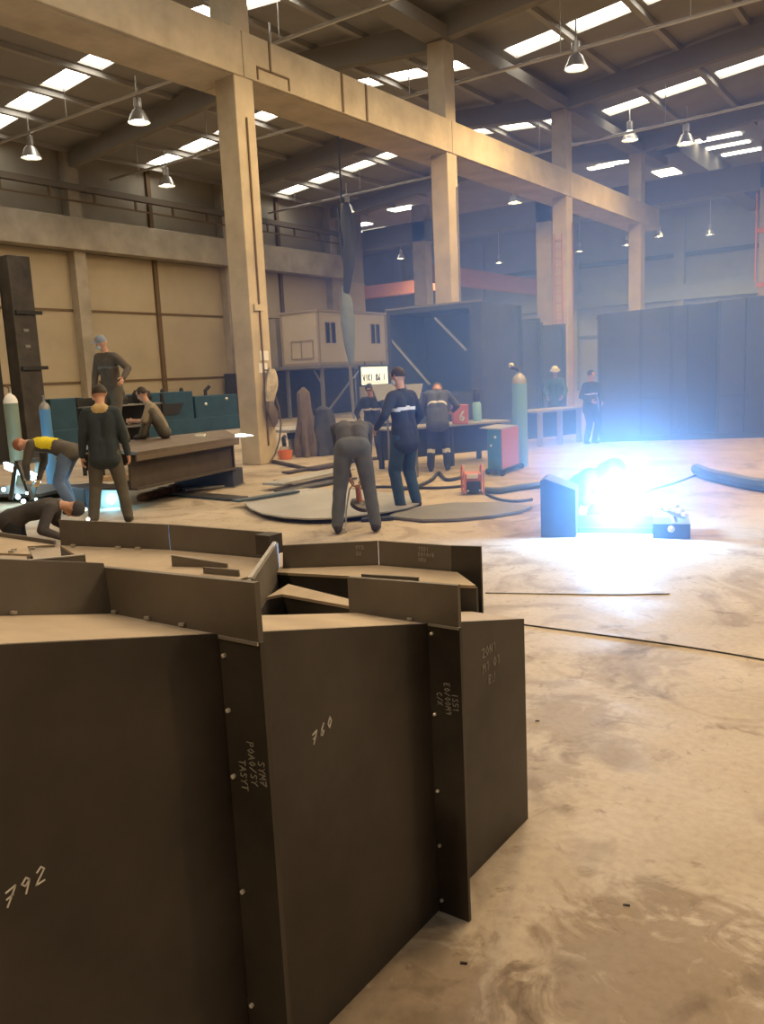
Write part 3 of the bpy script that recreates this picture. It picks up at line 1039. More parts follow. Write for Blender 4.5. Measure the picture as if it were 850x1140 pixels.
for q in ((-4.30, 2.50), (-4.22, 2.56), (-4.26, 2.46)):
    MB().obox((q[0], q[1], zl + .006), (.03, .015, .012), .8).build('clip', M_EDGE, root)
root = thing('steel_plate', 'long dark steel plate on edge right behind the nearest upright flange', 'steel plate', (-1.9, .4, 0))
MB().prism([(-1.9, -1.2, 0), (-1.9, 1.30, 0), (-1.9, 1.30, 1.322), (-1.9, -1.2, 1.60)], (-.014, 0, 0)).build('plate', M_FLST, root)
MB().prism([(-1.9, -1.2, 1.601), (-1.9, 1.30, 1.323), (-1.9, 1.30, 1.326), (-1.9, -1.2, 1.604)], (-.014, 0, 0)).build('bright_edge', M_EDGE, root)

# ================================================================== WORKSHOP FLOOR
# blue machine along the left wall
root = thing('press_machine', 'long turquoise blue steel machine standing before the cream wall', 'machine', (-24, 20, 0))
XM = -24.0
MB().box((XM - 1.2, 14.0, 0), (XM, 24.2, .55)).build('bed', M_BLUE, root, bevel=.02)
for y0, y1, z in ((13.6, 15.6, 1.62), (15.75, 17.0, 1.55), (18.55, 21.7, 1.57), (21.8, 24.0, 1.36)):
    MB().box((XM - 1.0, y0, .5), (XM - .02, y1, z)).build('housing', M_BLUE, root, bevel=.03)
MB().prism([(XM + .0, 19.0, 1.15), (XM + .0, 21.2, 1.15), (XM + .0, 20.9, .75), (XM + .0, 19.4, .75)], (.03, 0, 0)).build('recess_shade', M_BLACK, root)  # flat black plate stands in for the shade of a recess
for z in (.7, 1.0, 1.3):
    MB().box((XM - 1.0, 17.0, z), (XM - .1, 18.55, z + .05)).build('shelf_plate', M_STEEL, root)
MB().box((XM - 1.0, 17.0, .5), (XM - .95, 18.55, 1.5)).build('back_plate', M_BLACK, root)
MB().tube([(XM - .3, 22.6, 1.3), (XM - .3, 22.6, 1.55), (XM - .2, 22.75, 1.72)], .07).build('lever', M_BLACK, root)
for y in (19.4, 20.6, 21.5):
    MB().lathe([(.08, 0), (.08, .08), (.04, .14)], (XM - .4, y, 1.56), 10).build('cap', M_BLACK, root)
for y, z in ((22.3, 1.05), (23.4, 1.2)):
    MB().ball((XM + .0, y, z), .06).build('gauge', M_WHITE, root)

# dark rack with shelves left of the standing workers
root = thing('shelf_rack', 'dark steel shelf rack behind the worker with the yellow back', 'rack', (-14.6, 11.6, 0))
for x, y in ((-15.2, 10.6), (-15.2, 12.3), (-14.6, 10.6), (-14.6, 12.3)):
    MB().box((x - .03, y - .03, 0), (x + .03, y + .03, 1.62)).build('post', M_BLACK, root)
for z in (.45, .95, 1.4):
    MB().box((-15.23, 10.57, z), (-14.57, 12.33, z + .03)).build('shelf', M_STEEL, root)
MB().box((-15.22, 10.57, .1), (-15.2, 12.33, 1.6)).build('back_panel', M_BLACK, root)
for k, (y, s, z, lab) in enumerate(((10.95, .3, 1.43, 'black motor casing at the near end of the rack top'), (11.4, .24, 1.43, 'black motor casing in the middle of the rack top'), (11.95, .34, 1.43, 'wide black motor casing at the far end of the rack top'))):
    mb = MB().lathe([(s * .4, -s * .5), (s * .42, -s * .3), (s * .42, s * .4), (s * .2, s * .5)], (-14.85, y, z + s * .42), 12, Matrix.Rotation(R(90), 4, 'X'))
    mb.box((-14.95, y - s * .4, z), (-14.75, y + s * .4, z + .08))
    tag(mb.build('motor', M_BLACK, smooth=True), lab, 'motor')

# tall dark uprights at the left edge
for (x, y0, y1, z, lab) in ((-20.0, 12.35, 12.98, 5.2, 'tall dark steel upright with two brackets before the cream wall'), (-20.4, 11.4, 12.1, 5.6, 'black tall steel upright cut by the left picture edge')):
    root = thing('steel_upright', lab, 'steel upright', (x, (y0 + y1) / 2, 0))
    MB().box((x - .5, y0, 0), (x, y1, z)).build('post', M_DKST if z < 5.5 else M_BLACK, root, bevel=.02)
    MB().box((x - .7, y0 - .1, 0), (x + .2, y1 + .1, .04)).build('foot_plate', M_DKST, root)
    if z < 5.5:
        for zz in (2.35, 3.75):
            MB().box((x, y0 + .05, zz), (x + .08, y1 + .14, zz + .09)).build('bracket', M_BLACK, root)
        for zz in (3.35, 2.95):
            MB().obox((x + .008, y0 + .3, zz), (.016, .14, .07)).build('label_plate', M_STEEL, root)


def cylinder(name, lab, loc, h, r, m, mcap, group=None):
    root = thing(name, lab, 'gas cylinder', loc, group)
    x, y, z = loc
    k = h - r * 1.5 - .12
    MB().lathe([(r * .93, 0), (r, .03), (r, k)], (x, y, z), 20).build('body', m, root, smooth=True)
    MB().lathe([(r, k), (r * .95, k + r * .5), (r * .7, k + r * 1.0), (r * .28, k + r * 1.35), (r * .25, k + r * 1.5)], (x, y, z), 20).build('shoulder', mcap, root, smooth=True)
    v = MB().lathe([(.02, 0), (.02, .1), (.035, .1), (.035, .12)], (x, y, z + h - .13), 10).build('valve', M_STEEL, root, smooth=True)
    return root


cylinder('gas_cylinder', 'pale grey green gas cylinder nearest the left picture edge', (-15.0, 9.0, 0), 1.9, .13, M_CYLG, M_WHITE)
cylinder('gas_cylinder', 'blue gas cylinder behind the worker with the yellow back', (-14.15, 9.15, 0), 1.72, .10, M_CYLB, M_STEEL)

# fabrication table (big plate girder on blocks)
zt_ = .86
A0, A1, A2, A3 = V((-9.72, 7.65, zt_)), V((-10.28, 10.25, zt_)), V((-12.3, 11.85, zt_)), V((-12.15, 8.4, zt_))
root = thing('plate_girder', 'big brown steel plate girder laid flat on blocks as a work table left', 'plate girder', (-11, 9.5, 0))
MB().prism([A0, A1, A2, A3], (0, 0, -.05)).build('top_plate', mat('brown scale steel', (.12, .088, .065), .6, .2, var=.3, scale=3), root)
mf = mat('brown scale steel web', (.075, .057, .046), .65, .2, var=.3, scale=3)
u = (A1 - A0).normalized(); nrm = V((u.y, -u.x, 0))
MB().prism([A0 + nrm * .0 + V((0, 0, -.045)), A1 + V((0, 0, -.045)), A1 + nrm * -.01 + V((0, 0, -.13)), A0 + nrm * -.01 + V((0, 0, -.13))], nrm * -.03).build('flange_edge', mat('lighter scale steel', (.15, .115, .085), .6, .2), root)
MB().prism([A0 - nrm * .15 + V((0, 0, -.05)), A1 - nrm * .15 + V((0, 0, -.05)), A1 - nrm * .15 + V((0, 0, -.52)), A0 - nrm * .15 + V((0, 0, -.52))], nrm * -.03).build('web', mf, root)
MB().prism([A1 - nrm * .12 + V((0, 0, -.05)), A2 + V((.1, -.1, -.05)), A2 + V((.1, -.1, -.52)), A1 - nrm * .12 + V((0, 0, -.52))], (.0, -.03, 0)).build('end_plate', mf, root)
MB().prism([A0 - nrm * .05 + V((0, 0, -.52)), A1 - nrm * .05 + V((0, 0, -.52)), A1 - nrm * .9 + V((0, 0, -.52)), A0 - nrm * .9 + V((0, 0, -.52))], (0, 0, -.03)).build('bottom_plate', mf, root)
MB().tube([A1 + V((-.05, -.03, .02)), A1 + V((.06, .01, .025)), A1 + V((.26, .07, .015))], [.02, .03, .004], 8).build('torch_tip', M_SPARK, root, smooth=True)
for q in ((-11.2, 10.2), (-11.45, 10.45)):
    MB().obox((q[0], q[1], zt_ + .015), (.18, .08, .03), .5).build('clamp', M_WHITE, root)
for (p, q, lab) in (((-11.3, 9.62), (-10.32, 10.08), 'dark blue steel block carrying the right end of the plate girder'), ((-11.6, 7.7), (-10.9, 7.55), 'dark support block under the left end of the plate girder')):
    p = V((*p, 0)); q = V((*q, 0)); d = (q - p).normalized(); s = V((-d.y, d.x, 0))
    root = thing('support_block', lab, 'support block', (p + q) / 2)
    MB().prism([p, q, q + s * .5, p + s * .5], (0, 0, .305)).build('body', M_DUCTIN, root, bevel=.015)
    MB().prism([p - d * .02 - s * .02, q + d * .02 - s * .02, q + d * .02 + s * .52, p - d * .02 + s * .52], (0, 0, .02)).build('base_plate', M_STEEL, root)
tb = MB().beam(G(112, 533, .05), G(190, 527, .05), .22, .1)
tag(tb.build('timber', M_WOOD, bevel=.01), 'light timber beam on the floor under the plate girder', 'timber')

# second (cyan) arc behind the crouching figure at left: a small cutting table with glowing work
root = thing('cutting_table', 'low dark cutting table with a glowing workpiece at the left picture edge', 'table', (-11.9, 6.1, 0))
ca = G(-40, 560, .0); cb = G(45, 560, .0)
d = (cb - ca).normalized(); s = V((-d.y, d.x, 0))
MB().prism([ca + V((0, 0, .1)), cb + V((0, 0, .1)), cb + s * 1.2 + V((0, 0, .1)), ca + s * 1.2 + V((0, 0, .1))], (0, 0, .05)).build('table_top', M_DKST, root)
for q in (ca + d * .1 + s * .1, cb - d * .1 + s * .1, ca + d * .1 + s * 1.1, cb - d * .1 + s * 1.1):
    MB().box((q.x - .05, q.y - .05, 0), (q.x + .05, q.y + .05, .1)).build('leg', M_DKST, root)
root = thing('steel_trestle', 'dark steel trestle with splayed legs in the glow at the left edge', 'trestle', (-11.6, 6.6, 0))
q0 = G(12, 556, .16); q1 = G(30, 556, .16)
for a, b_ in ((q0, q0 + V((.1, .1, .55))), (q1 + V((.05, .05, 0)), q0 + V((.12, .12, .55))), (q0 + s * .5, q0 + s * .5 + V((.1, .1, .55)))):
    MB().beam(a, b_, .06, .06).build('leg', M_DKST, root)
MB().beam(q0 + V((.1, .1, .55)), q0 + s * .5 + V((.1, .1, .55)), .07, .07).build('crossbar', M_DKST, root)

# rag, sheets and bars on the floor
rg = MB()
for k in range(9):
    t = k / 8
    c = G(163, 557).lerp(G(197, 546), t)
    rg.ball(c + V((random.uniform(-.06, .06), random.uniform(-.06, .06), .05)), .11, random.uniform(.8, 1.3), random.uniform(.8, 1.2), random.uniform(.5, .9), 10)
tag(rg.build('rag', M_RAG, smooth=True), 'crumpled reddish brown rags on the floor before the plate girder', 'rag')


def sheet(name, lab, px, z, th, m, cat='steel sheet', lift=None):
    pts = []
    for i, p in enumerate(px):
        pts.append(G(p[0], p[1], z))
    mb = MB().prism(pts, (0, 0, th))
    return tag(mb.build(name, m), lab, cat)


M_SHD = mat('sheet edge steel', (.22, .215, .21), .5, .3, var=.15, scale=2)
sheet('steel_sheet', 'large grey sheet with rounded front edge under the bending worker', [(272, 561), (278, 567), (292, 573), (315, 577), (345, 579), (372, 578), (400, 575), (430, 571), (455, 566), (470, 560), (455, 553), (400, 546), (340, 545), (300, 550)], .06, .02, M_SHEET)
sheet('steel_sheet', 'dark flat sheet with curved edge right of the standing worker', [(432, 577), (470, 581), (510, 580), (550, 576), (580, 571), (592, 566), (560, 561), (500, 562), (450, 568)], .012, .03, M_SHD)
for k, (pa, pb, wd, zz, lab, mm) in enumerate((((303, 540), (384, 523), .42, .10, 'wide grey flat bar stacked left of the bending worker', M_SHEET), ((312, 548), (390, 533), .30, .02, 'dark flat bar under the grey bars left of the bending worker', M_DKST),
                                     ((318, 527), (382, 515), .20, .02, 'narrow brown steel bar lying behind the grey flat bars', mf), ((196, 550), (268, 556), .30, .015, 'dark strip plate on the floor beside the rags', M_DKST), ((262, 559), (330, 548), .16, .09, 'thin blue grey strip on the rim of the large grey sheet', M_HOSE), ((205, 546), (250, 541), .25, .02, 'pale narrow offcut before the dark blue block', M_SHEET))):
    pa3, pb3 = G(*pa, zz), G(*pb, zz)
    tag(MB().beam(pa3 + V((0, 0, .015)), pb3 + V((0, 0, .015)), wd, .03).build('flat_bar', mm), lab, 'flat bar')
bl = MB()
bl.obox(G(315, 540) + V((0, 0, .05)), (.3, .12, .1), .4); bl.obox(G(370, 528) + V((0, 0, .05)), (.3, .12, .1), .4)
tag(bl.build('packing_block', M_WOOD), 'small packing blocks under the grey flat bar', 'block')

# column gear: notices, white cable bundle, bag
root = thing('hanging_workwear', 'pale crumpled jacket and dark bag hung on the thick column', 'workwear', (-12.5, 13.35, 0))
rr = random.Random(3)


def hung(name, m, c, top, bot, rad, seed):
    mb = MB()
    n, k = 22, 20
    vs = []
    for i in range(n):
        t = i / (n - 1)
        r_ = rad * (math.sin(math.pi * min(1, .12 + t * .95)) ** .6) + .01
        for q in range(k):
            a = 2 * math.pi * q / k
            nz_ = noise.noise(V((math.cos(a) * 2.2, math.sin(a) * 2.2, t * 4 + seed))) * .55 + .25 * math.sin(5 * a + 3 * t + seed)
            e = r_ * (1 + .45 * nz_)
            vs.append(V((c[0] + .55 * e * math.cos(a), c[1] + e * math.sin(a) + .06 * math.sin(4 * t + seed), top + (bot - top) * t)))
    fs = [(i * k + q, i * k + (q + 1) % k, (i + 1) * k + (q + 1) % k, (i + 1) * k + q) for i in range(n - 1) for q in range(k)]
    fs += [tuple(range(k))[::-1], tuple(range((n - 1) * k, n * k))]
    mb._add(vs, fs)
    return mb.build(name, m, root, smooth=True)


hung('jacket', mat('pale canvas', (.50, .43, .32), .9, var=.35, scale=9), (-12.44, 13.45), 2.03, 1.15, .15, 1.0)
hung('bag', M_CLOTHB, (-12.42, 13.42), 1.35, .75, .13, 5.0)
MB().tube([(-12.55, 13.4, 2.02), (-12.42, 13.4, 2.0), (-12.4, 13.4, 2.06)], .015, 6).build('hook', M_STEEL, root)
MB().tube([(-12.46, 13.55, 1.6), (-12.40, 13.62, 1.2), (-12.4, 13.66, .85), (-12.42, 13.6, .5), (-12.44, 13.45, .2), (-12.46, 13.3, .05)], .02, 6).build('strap', M_CLOTHB, root)
for (y, z, lab) in ((13.3, 2.22, 'upper white notice fixed to the thick column'), (13.24, 1.96, 'lower white notice beside the hung jacket on the thick column')):
    tag(MB().box((-12.55, y, z), (-12.54, y + .26, z + .2)).build('notice', M_WHITE), lab, 'notice')
tag(MB().tube([(-12.53, 13.37, 7.1), (-12.53, 13.37, .4)], .022, 8).build('conduit', M_JOINT, smooth=True), 'thin dark conduit running down the thick left column', 'conduit')
MB().box((-12.55, 13.2, 3.25), (-12.5, 13.45, 3.38)).build('junction_box', M_CONC)
bpy.data.objects['junction_box']['label'] = 'small box on the thick column at the conduit end'
bpy.data.objects['junction_box']['category'] = 'junction box'
for i in (3, 4):
    y = COLY[i]
    tag(MB().tube([(-12.53, y + .45, 7.0), (-12.53, y + .45, .01)], .02, 8).build('conduit', M_ORUST if i == 4 else M_STEEL, smooth=True), ('red conduit down the third column of the row' if i == 4 else 'pale conduit down the second column of the row'), 'conduit')
    MB()
# ladder-like red rack on the third column
root = thing('wall_ladder', 'reddish narrow ladder fixed to the dark side of the third column', 'ladder', (-12.85, COLY[4] - .06, 0))
for x in (-13.0, -12.72):
    MB().box((x - .02, COLY[4] - .1, .3), (x + .02, COLY[4] - .06, 6.6)).build('rail', M_ORUST, root)
for z in np.arange(.6, 6.5, .32):
    MB().box((-13.0, COLY[4] - .09, z), (-12.72, COLY[4] - .07, z + .03)).build('rung', M_ORUST, root)


def drape(lab, base, h, r0, r1, m, ph=0.0):
    prof = []
    mb = MB()
    n, k = 14, 26
    vs = []
    for i in range(n):
        t = i / (n - 1)
        for j_ in range(k):
            a = 2 * math.pi * j_ / k
            rr_ = r1 + (r0 - r1) * (1 - t) ** .7
            rr_ *= 1 + .35 * noise.noise(V((math.cos(a) * 1.7, math.sin(a) * 1.7, t * 2.5 + ph))) + .26 * math.sin(5 * a + ph + 3 * t) * (1 - t * .6)
            if i == n - 1:
                rr_ *= .25
            vs.append(V((base[0] + rr_ * math.cos(a), base[1] + rr_ * math.sin(a), base[2] + .01 + (h - .01) * t)))
    fs = [(i * k + j_, i * k + (j_ + 1) % k, (i + 1) * k + (j_ + 1) % k, (i + 1) * k + j_) for i in range(n - 1) for j_ in range(k)]
    fs.append(tuple(range(k))[::-1]); fs.append(tuple(range((n - 1) * k, n * k)))
    mb._add(vs, fs)
    return tag(mb.build('canvas_cover', m, smooth=True), lab, 'canvas cover')


drape('brown canvas cover draped over a stand right behind the thick column', (-12.72, 14.85, 0), 1.6, .22, .12, M_CLOTHB)
drape('dark canvas cover slumped beside the brown one behind the column', (-12.55, 15.3, .0), 1.15, .33, .16, M_CLOTHD, 1.5)
root = thing('bucket', 'orange bucket on the floor behind the thick column', 'bucket', G(318, 511))
c = G(318, 511)
MB().lathe([(.14, 0), (.17, .2), (.18, .2), (.165, .19), (.13, .02)], c, 18).build('body', M_ORANGE, root, smooth=True)
MB().tube([c + V((-.17, 0, .19)), c + V((-.12, 0, .28)), c + V((.12, 0, .28)), c + V((.17, 0, .19))], .008, 6).build('handle', M_STEEL, root)
hp = MB()
for k in range(16):
    q = G(322, 499).lerp(G(356, 494), rr.random())
    hp.tube([q + V((rr.uniform(-.3, .3), rr.uniform(-.3, .3), .1 + .2 * rr.random())), q + V((rr.uniform(-.4, .4), rr.uniform(-.2, .2), .12 + .25 * rr.random())), q + V((rr.uniform(-.4, .4), rr.uniform(-.2, .2), .06))], .06, 6)
o = hp.build('hose_heap', M_RUBBER, smooth=True)
tag(o, 'dark heap of tangled hoses on the floor left of the bending worker', 'hose heap')
root = thing('low_table', 'low grey table with a dark edge behind the bending worker', 'table', (-15.2, 20.2, 0))
qa, qb = G(322, 482, .55), G(440, 470, .55)
d = (qb - qa).normalized(); s = V((-d.y, d.x, 0))
MB().prism([qa, qb, qb + s * 1.6, qa + s * 1.6], (0, 0, .06)).build('table_top', M_SHEET, root)
MB().prism([qa + s * .05 + V((0, 0, -.16)), qb + s * .05 + V((0, 0, -.16)), qb + s * .08 + V((0, 0, 0)), qa + s * .08 + V((0, 0, 0))], s * .03).build('apron', M_BLACK, root)
for q in (qa + d * .2 + s * .2, qb - d * .2 + s * .2, qa + d * .2 + s * 1.4, qb - d * .2 + s * 1.4):
    MB().box((q.x - .05, q.y - .05, 0), (q.x + .05, q.y + .05, .55)).build('leg', M_STEEL, root)

# ivory cabin on its steel platform
root = thing('site_cabin', 'ivory two-window site cabin raised on a steel platform by the left wall', 'cabin', (-25.6, 32.6, 2.5))
cx0, cx1, cy0, cy1, cz0, cz1 = -26.9, -24.6, 30.0, 35.4, 2.55, 4.82
MB().box((cx0 + .04, cy0 + .04, cz0), (cx1 - .04, cy1 - .04, cz1)).build('wall_panels', M_CABIN, root)
fr = MB()
for x in (cx0, cx1 - .1):
    for y in (cy0, cy1 - .1):
        fr.box((x, y, cz0), (x + .1, y + .1, cz1))
fr.box((cx0, cy0, cz0 - .12), (cx1, cy1, cz0)); fr.box((cx0 - .03, cy0 - .03, cz1), (cx1 + .03, cy1 + .03, cz1 + .1))
fr.build('corner_frame', mat('cabin trim', (.33, .27, .19), .6), root)
for y0 in (30.55, 34.1):
    for dy in (0, .42):
        wd = MB().box((cx1 - .05, y0 + dy, 3.4), (cx1 + .0, y0 + dy + .28, 4.35)).build('window', mat('window frame brown', (.10, .07, .05), .5), root)
        MB().box((cx1, y0 + dy + .04, 3.45), (cx1 + .01, y0 + dy + .24, 4.3)).build('pane', M_GLASS, wd)
hat = MB()
for a, b_ in (((-26.3, 2.75), (-25.0, 2.75)), ((-26.3, 3.55), (-25.0, 3.55)), ((-26.3, 2.75), (-26.3, 3.55)), ((-25.0, 2.75), (-25.0, 3.55)), ((-25.7, 2.75), (-25.7, 3.55))):
    hat.beam((a[0], cy0 + .02, a[1]), (b_[0], cy0 + .02, b_[1]), .05, .05)
hat.build('hatch_frame', mat('cabin trim', (.33, .27, .19), .6), root)
root = thing('steel_platform', 'steel platform with braced legs carrying the ivory cabin', 'platform', (-25.6, 32.6, 0))
MB().box((cx0 - .3, cy0 - .3, 2.28), (cx1 + .25, cy1 + .6, 2.42)).build('deck', M_STEEL, root)
for x, y in ((cx1 - .1, cy0 + .2), (cx1 - .1, cy1), (cx0 + .1, cy0 + .2), (cx0 + .1, cy1)):
    MB().beam((x, y, 0), (x, y, 2.28), .14, .14).build('leg', M_STEEL, root)
for a, b_ in (((cx1 - .1, cy0 + .2, 1.55), (cx1 - .6, cy0 + .2, 2.28)), ((cx1 - .1, cy0 + .2, .1), (cx1 - .1, cy0 + 3.2, 2.28)), ((cx1 - .1, cy1, .1), (cx1 - .1, cy1 - 2.0, 2.28))):
    MB().beam(a, b_, .08, .08).build('brace', M_STEEL, root)
struct(MB().box((-29.8, 29.0, 0), (-27.3, 36.5, 2.25)), 'wall_store', M_CLOTHD)
struct(MB().box((-29.9, 30.2, 2.26), (-27.35, 36.0, 4.7)), 'wall_store_upper', M_WALLUP)
root = thing('sign_board', 'lit white sign with dark letters hanging under the ivory cabin', 'sign', (-24.2, 33.6, 1.9))
MB().box((-24.26, 32.5, 1.42), (-24.2, 34.75, 2.26)).build('face', M_SIGN, root)
f_ = MB()
f_.box((-24.27, 32.42, 1.34), (-24.17, 34.83, 1.42)); f_.box((-24.27, 32.42, 2.26), (-24.17, 34.83, 2.33)); f_.box((-24.27, 32.42, 1.34), (-24.17, 32.5, 2.33)); f_.box((-24.27, 34.75, 1.34), (-24.17, 34.83, 2.33))
f_.build('frame', M_BLACK, root)
chalk('VIKI 86 I', (-24.2, 32.66, 1.60), (0, 1, 0), (0, 0, 1), (1, 0, 0), .30, .07, 'lettering', M_BLACK, root, .70)
MB().box((-24.2, 32.6, 1.50), (-24.195, 34.6, 1.525)).build('underline', M_BLACK, root)
for y in (32.9, 34.3):
    MB().tube([(-24.23, y, 2.3), (-24.23, y, 2.5)], .02, 6).build('hanger', M_BLACK, root)

# hanging hose drop
root = thing('hanging_hose', 'dark hose bundle with blue grey sleeve hanging from the roof', 'hose', (-16.5, 21.6, 5))
hy = 21.62


def hp_(px, py):
    return aty(px, py, hy)


top_ = hp_(380, 226)
MB().tube([V((top_.x, hy, 10.5)), top_, hp_(382, 260)], .03, 8).build('cable', M_RUBBER, root)
MB().tube([hp_(384, 226), hp_(386, 245), hp_(389, 270), hp_(388, 300), hp_(385, 328)], [.12, .22, .20, .16, .10], 12).build('hose_coil', M_RUBBER, root, smooth=True)
MB().tube([hp_(376, 232), hp_(379, 262), hp_(384, 300), hp_(383, 330)], [.05, .06, .06, .05], 10).build('hose', M_RUBBER, root, smooth=True)
MB().tube([hp_(382, 318), hp_(386, 335), hp_(387, 360), hp_(389, 385), hp_(391, 405)], [.06, .17, .23, .17, .08], 12).build('sleeve', mat('blue grey sleeve', (.17, .21, .25), .7, var=.2, scale=3), root, smooth=True)
MB().tube([hp_(382, 300), hp_(388, 345), hp_(388, 390), hp_(391, 430), hp_(394, 466)], [.035, .04, .045, .06, .045], 10).build('hose', M_STEEL, root, smooth=True)

# big open duct with braces and the smaller pieces behind
DY = 18.6
dx0, dx1 = aty(430, 348, DY).x, aty(535, 338, DY).x
root = thing('steel_duct', 'large open-ended dark blue duct with two diagonal braces behind the workers', 'steel duct', ((dx0 + dx1) / 2, DY + 1, 0))
zt2 = 3.46
fr_ = MB()
fr_.box((dx0, DY, 0), (dx0 + .1, DY + 1.9, zt2)); fr_.box((dx1 - .33, DY, 0), (dx1, DY + 1.9, zt2))
fr_.box((dx0 + .1, DY, zt2 - .12), (dx1 - .33, DY + 1.9, zt2)); fr_.box((dx0 + .1, DY, 0), (dx1 - .33, DY + 1.9, 1.28))
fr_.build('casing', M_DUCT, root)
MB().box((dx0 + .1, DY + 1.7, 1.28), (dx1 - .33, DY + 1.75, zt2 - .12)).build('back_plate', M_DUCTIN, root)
for p0, p1 in (((435, 378), (478, 428)), ((484, 354), (519, 390))):
    MB().beam(aty(*p0, DY + .06), aty(*p1, DY + .06), .05, .05).build('brace', M_SHEET, root)
MB().box((dx0 - .03, DY - .03, zt2), (dx1 + .03, DY + .05, zt2 + .05)).build('rim', M_STEEL, root)
for k, (y, pxr, pyt, wdt, dep, lab) in enumerate(((20.75, 548, 341, 1.3, 1.6, 'dark duct piece right behind the large open duct'), (22.6, 573, 356, 1.1, 1.5, 'middle stepped duct piece receding behind the open duct'), (24.4, 600, 362, 1.6, 1.8, 'farthest lower duct piece left of the third column'))):
    e = aty(pxr, pyt, y)
    root = thing('steel_duct', lab, 'steel duct', (e.x - wdt / 2, y + dep / 2, 0))
    MB().box((e.x - wdt, y, 0), (e.x, y + dep, e.z)).build('casing', M_DUCT, root, bevel=.015)
    fg = MB()
    for yy in (y - .02, y + dep - .05):
        fg.box((e.x - .01, yy, 0), (e.x + .09, yy + .07, e.z + .08)); fg.box((e.x - wdt, yy, e.z - .01), (e.x, yy + .07, e.z + .08))
    fg.build('flange', M_DUCTIN, root)

# long panel duct at the right
P0 = G(667, 492); P1 = G(850, 487)
u = (P1 - P0).normalized(); nv = V((-u.y, u.x, 0))
root = thing('steel_duct', 'long dark blue panelled duct standing across the right background', 'steel duct', P0 + u * 3 + nv * .8)


def dz(t):
    return 2.94 + .055 * t


def dbox(t0, t1, z0, z1, d0, d1, name, m):
    q = [P0 + u * t0 + nv * d0, P0 + u * t1 + nv * d0, P0 + u * t1 + nv * d1, P0 + u * t0 + nv * d1]
    q0 = [p + V((0, 0, z0)) for p in q]
    zz = (lambda t: z1) if z1 is not None else dz
    q1 = [p + V((0, 0, zz(t))) for p, t in zip(q, (t0, t1, t1, t0))]
    mb = MB()
    mb._add(q0 + q1, [(3, 2, 1, 0), (4, 5, 6, 7), (0, 1, 5, 4), (1, 2, 6, 5), (2, 3, 7, 6), (3, 0, 4, 7)])
    return mb.build(name, m, root)


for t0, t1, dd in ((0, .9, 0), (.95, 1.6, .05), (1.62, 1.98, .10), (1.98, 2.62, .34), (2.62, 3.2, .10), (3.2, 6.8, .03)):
    dbox(t0, t1, .1, None, dd, 1.5, 'panel', M_DUCTIN if dd > .2 or t0 > 3.1 else M_DUCT)  # shade of the set-back panel is put in as a darker colour
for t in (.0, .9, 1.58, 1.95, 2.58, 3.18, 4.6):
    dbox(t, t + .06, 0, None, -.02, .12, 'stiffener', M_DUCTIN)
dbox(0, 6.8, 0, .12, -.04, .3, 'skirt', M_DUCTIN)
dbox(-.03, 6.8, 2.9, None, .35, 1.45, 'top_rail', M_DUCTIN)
for t0, t1, z in ((1.0, 1.95, .95), (2.62, 3.18, .95)):
    dbox(t0, t1, z, z + .05, -.02, .12, 'cross_rail', M_DUCTIN)
MB().beam(P0 + u * 1.66 + V((0, 0, .15)) - nv * .01, P0 + u * 1.92 + V((0, 0, .6)) - nv * .01, .04, .04).build('brace', M_DUCTIN, root)

# column with orange bands at the right edge
root = thing('orange_band', 'orange band round the column at the right picture edge, upper of two', 'band', (-8.0, YE, 7.6))
bd = MB(); bd.box((-8.53, YE - .06, 7.3), (-7.53, YE, 7.5)); bd.box((-8.53, YE + .7, 7.3), (-7.53, YE + .76, 7.5)); bd.box((-8.53, YE, 7.3), (-8.45, YE + .7, 7.5)); bd.box((-7.6, YE, 7.3), (-7.53, YE + .7, 7.5))
bd.build('band', M_ORANGE, root)
MB().box((-8.6, YE - .06, 5.2), (-8.53, YE + .02, 9.0)).build('pipe', M_ORANGE, root)
root = thing('orange_band', 'orange band round the column at the right picture edge, lower of two', 'band', (-8.0, YE, 5))
bd = MB(); bd.box((-8.53, YE - .06, 4.95), (-7.53, YE, 5.15)); bd.box((-8.53, YE + .7, 4.95), (-7.53, YE + .76, 5.15)); bd.box((-8.53, YE, 4.95), (-8.45, YE + .7, 5.15)); bd.box((-7.6, YE, 4.95), (-7.53, YE + .7, 5.15))
bd.build('band', M_ORANGE, root)

# far bench, helmets
root = thing('work_bench', 'long steel work bench behind the standing workers with the red box on it', 'bench', (-8.3, 13.9, 0))
ba, bb = V((-8.71, 12.62, 0)), V((-7.55, 14.98, 0))
d = (bb - ba).normalized(); s = V((-d.y, d.x, 0))
MB().prism([ba + V((0, 0, .76)), bb + V((0, 0, .76)), bb + s * .9 + V((0, 0, .76)), ba + s * .9 + V((0, 0, .76))], (0, 0, .035)).build('bench_top', M_SHEET, root)
for q in (ba + d * .15 + s * .1, bb - d * .2 + s * .1, ba + d * .15 + s * .8, bb - d * .2 + s * .8, ba + d * 1.3 + s * .1):
    MB().box((q.x - .04, q.y - .04, 0), (q.x + .04, q.y + .04, .76)).build('leg', M_DUCTIN, root)
MB().prism([ba + s * .4 + V((0, 0, .2)), bb + s * .4 + V((0, 0, .2)), bb + s * .43 + V((0, 0, .76)), ba + s * .43 + V((0, 0, .76))], s * .02).build('back_panel', M_DUCTIN, root)
c = V((-8.02, 13.98, .795)) + s * .12
root = thing('fire_box', 'small red box with a white mark standing on the work bench', 'box', c)
MB().obox(c + V((0, 0, .17)), (.30, .24, .34), math.atan2(d.y, d.x) - .5).build('body', M_PINK, root, bevel=.015)
rot = math.atan2(d.y, d.x) - .5
fn = V((math.sin(rot), -math.cos(rot), 0)); fu = V((math.cos(rot), math.sin(rot), 0))
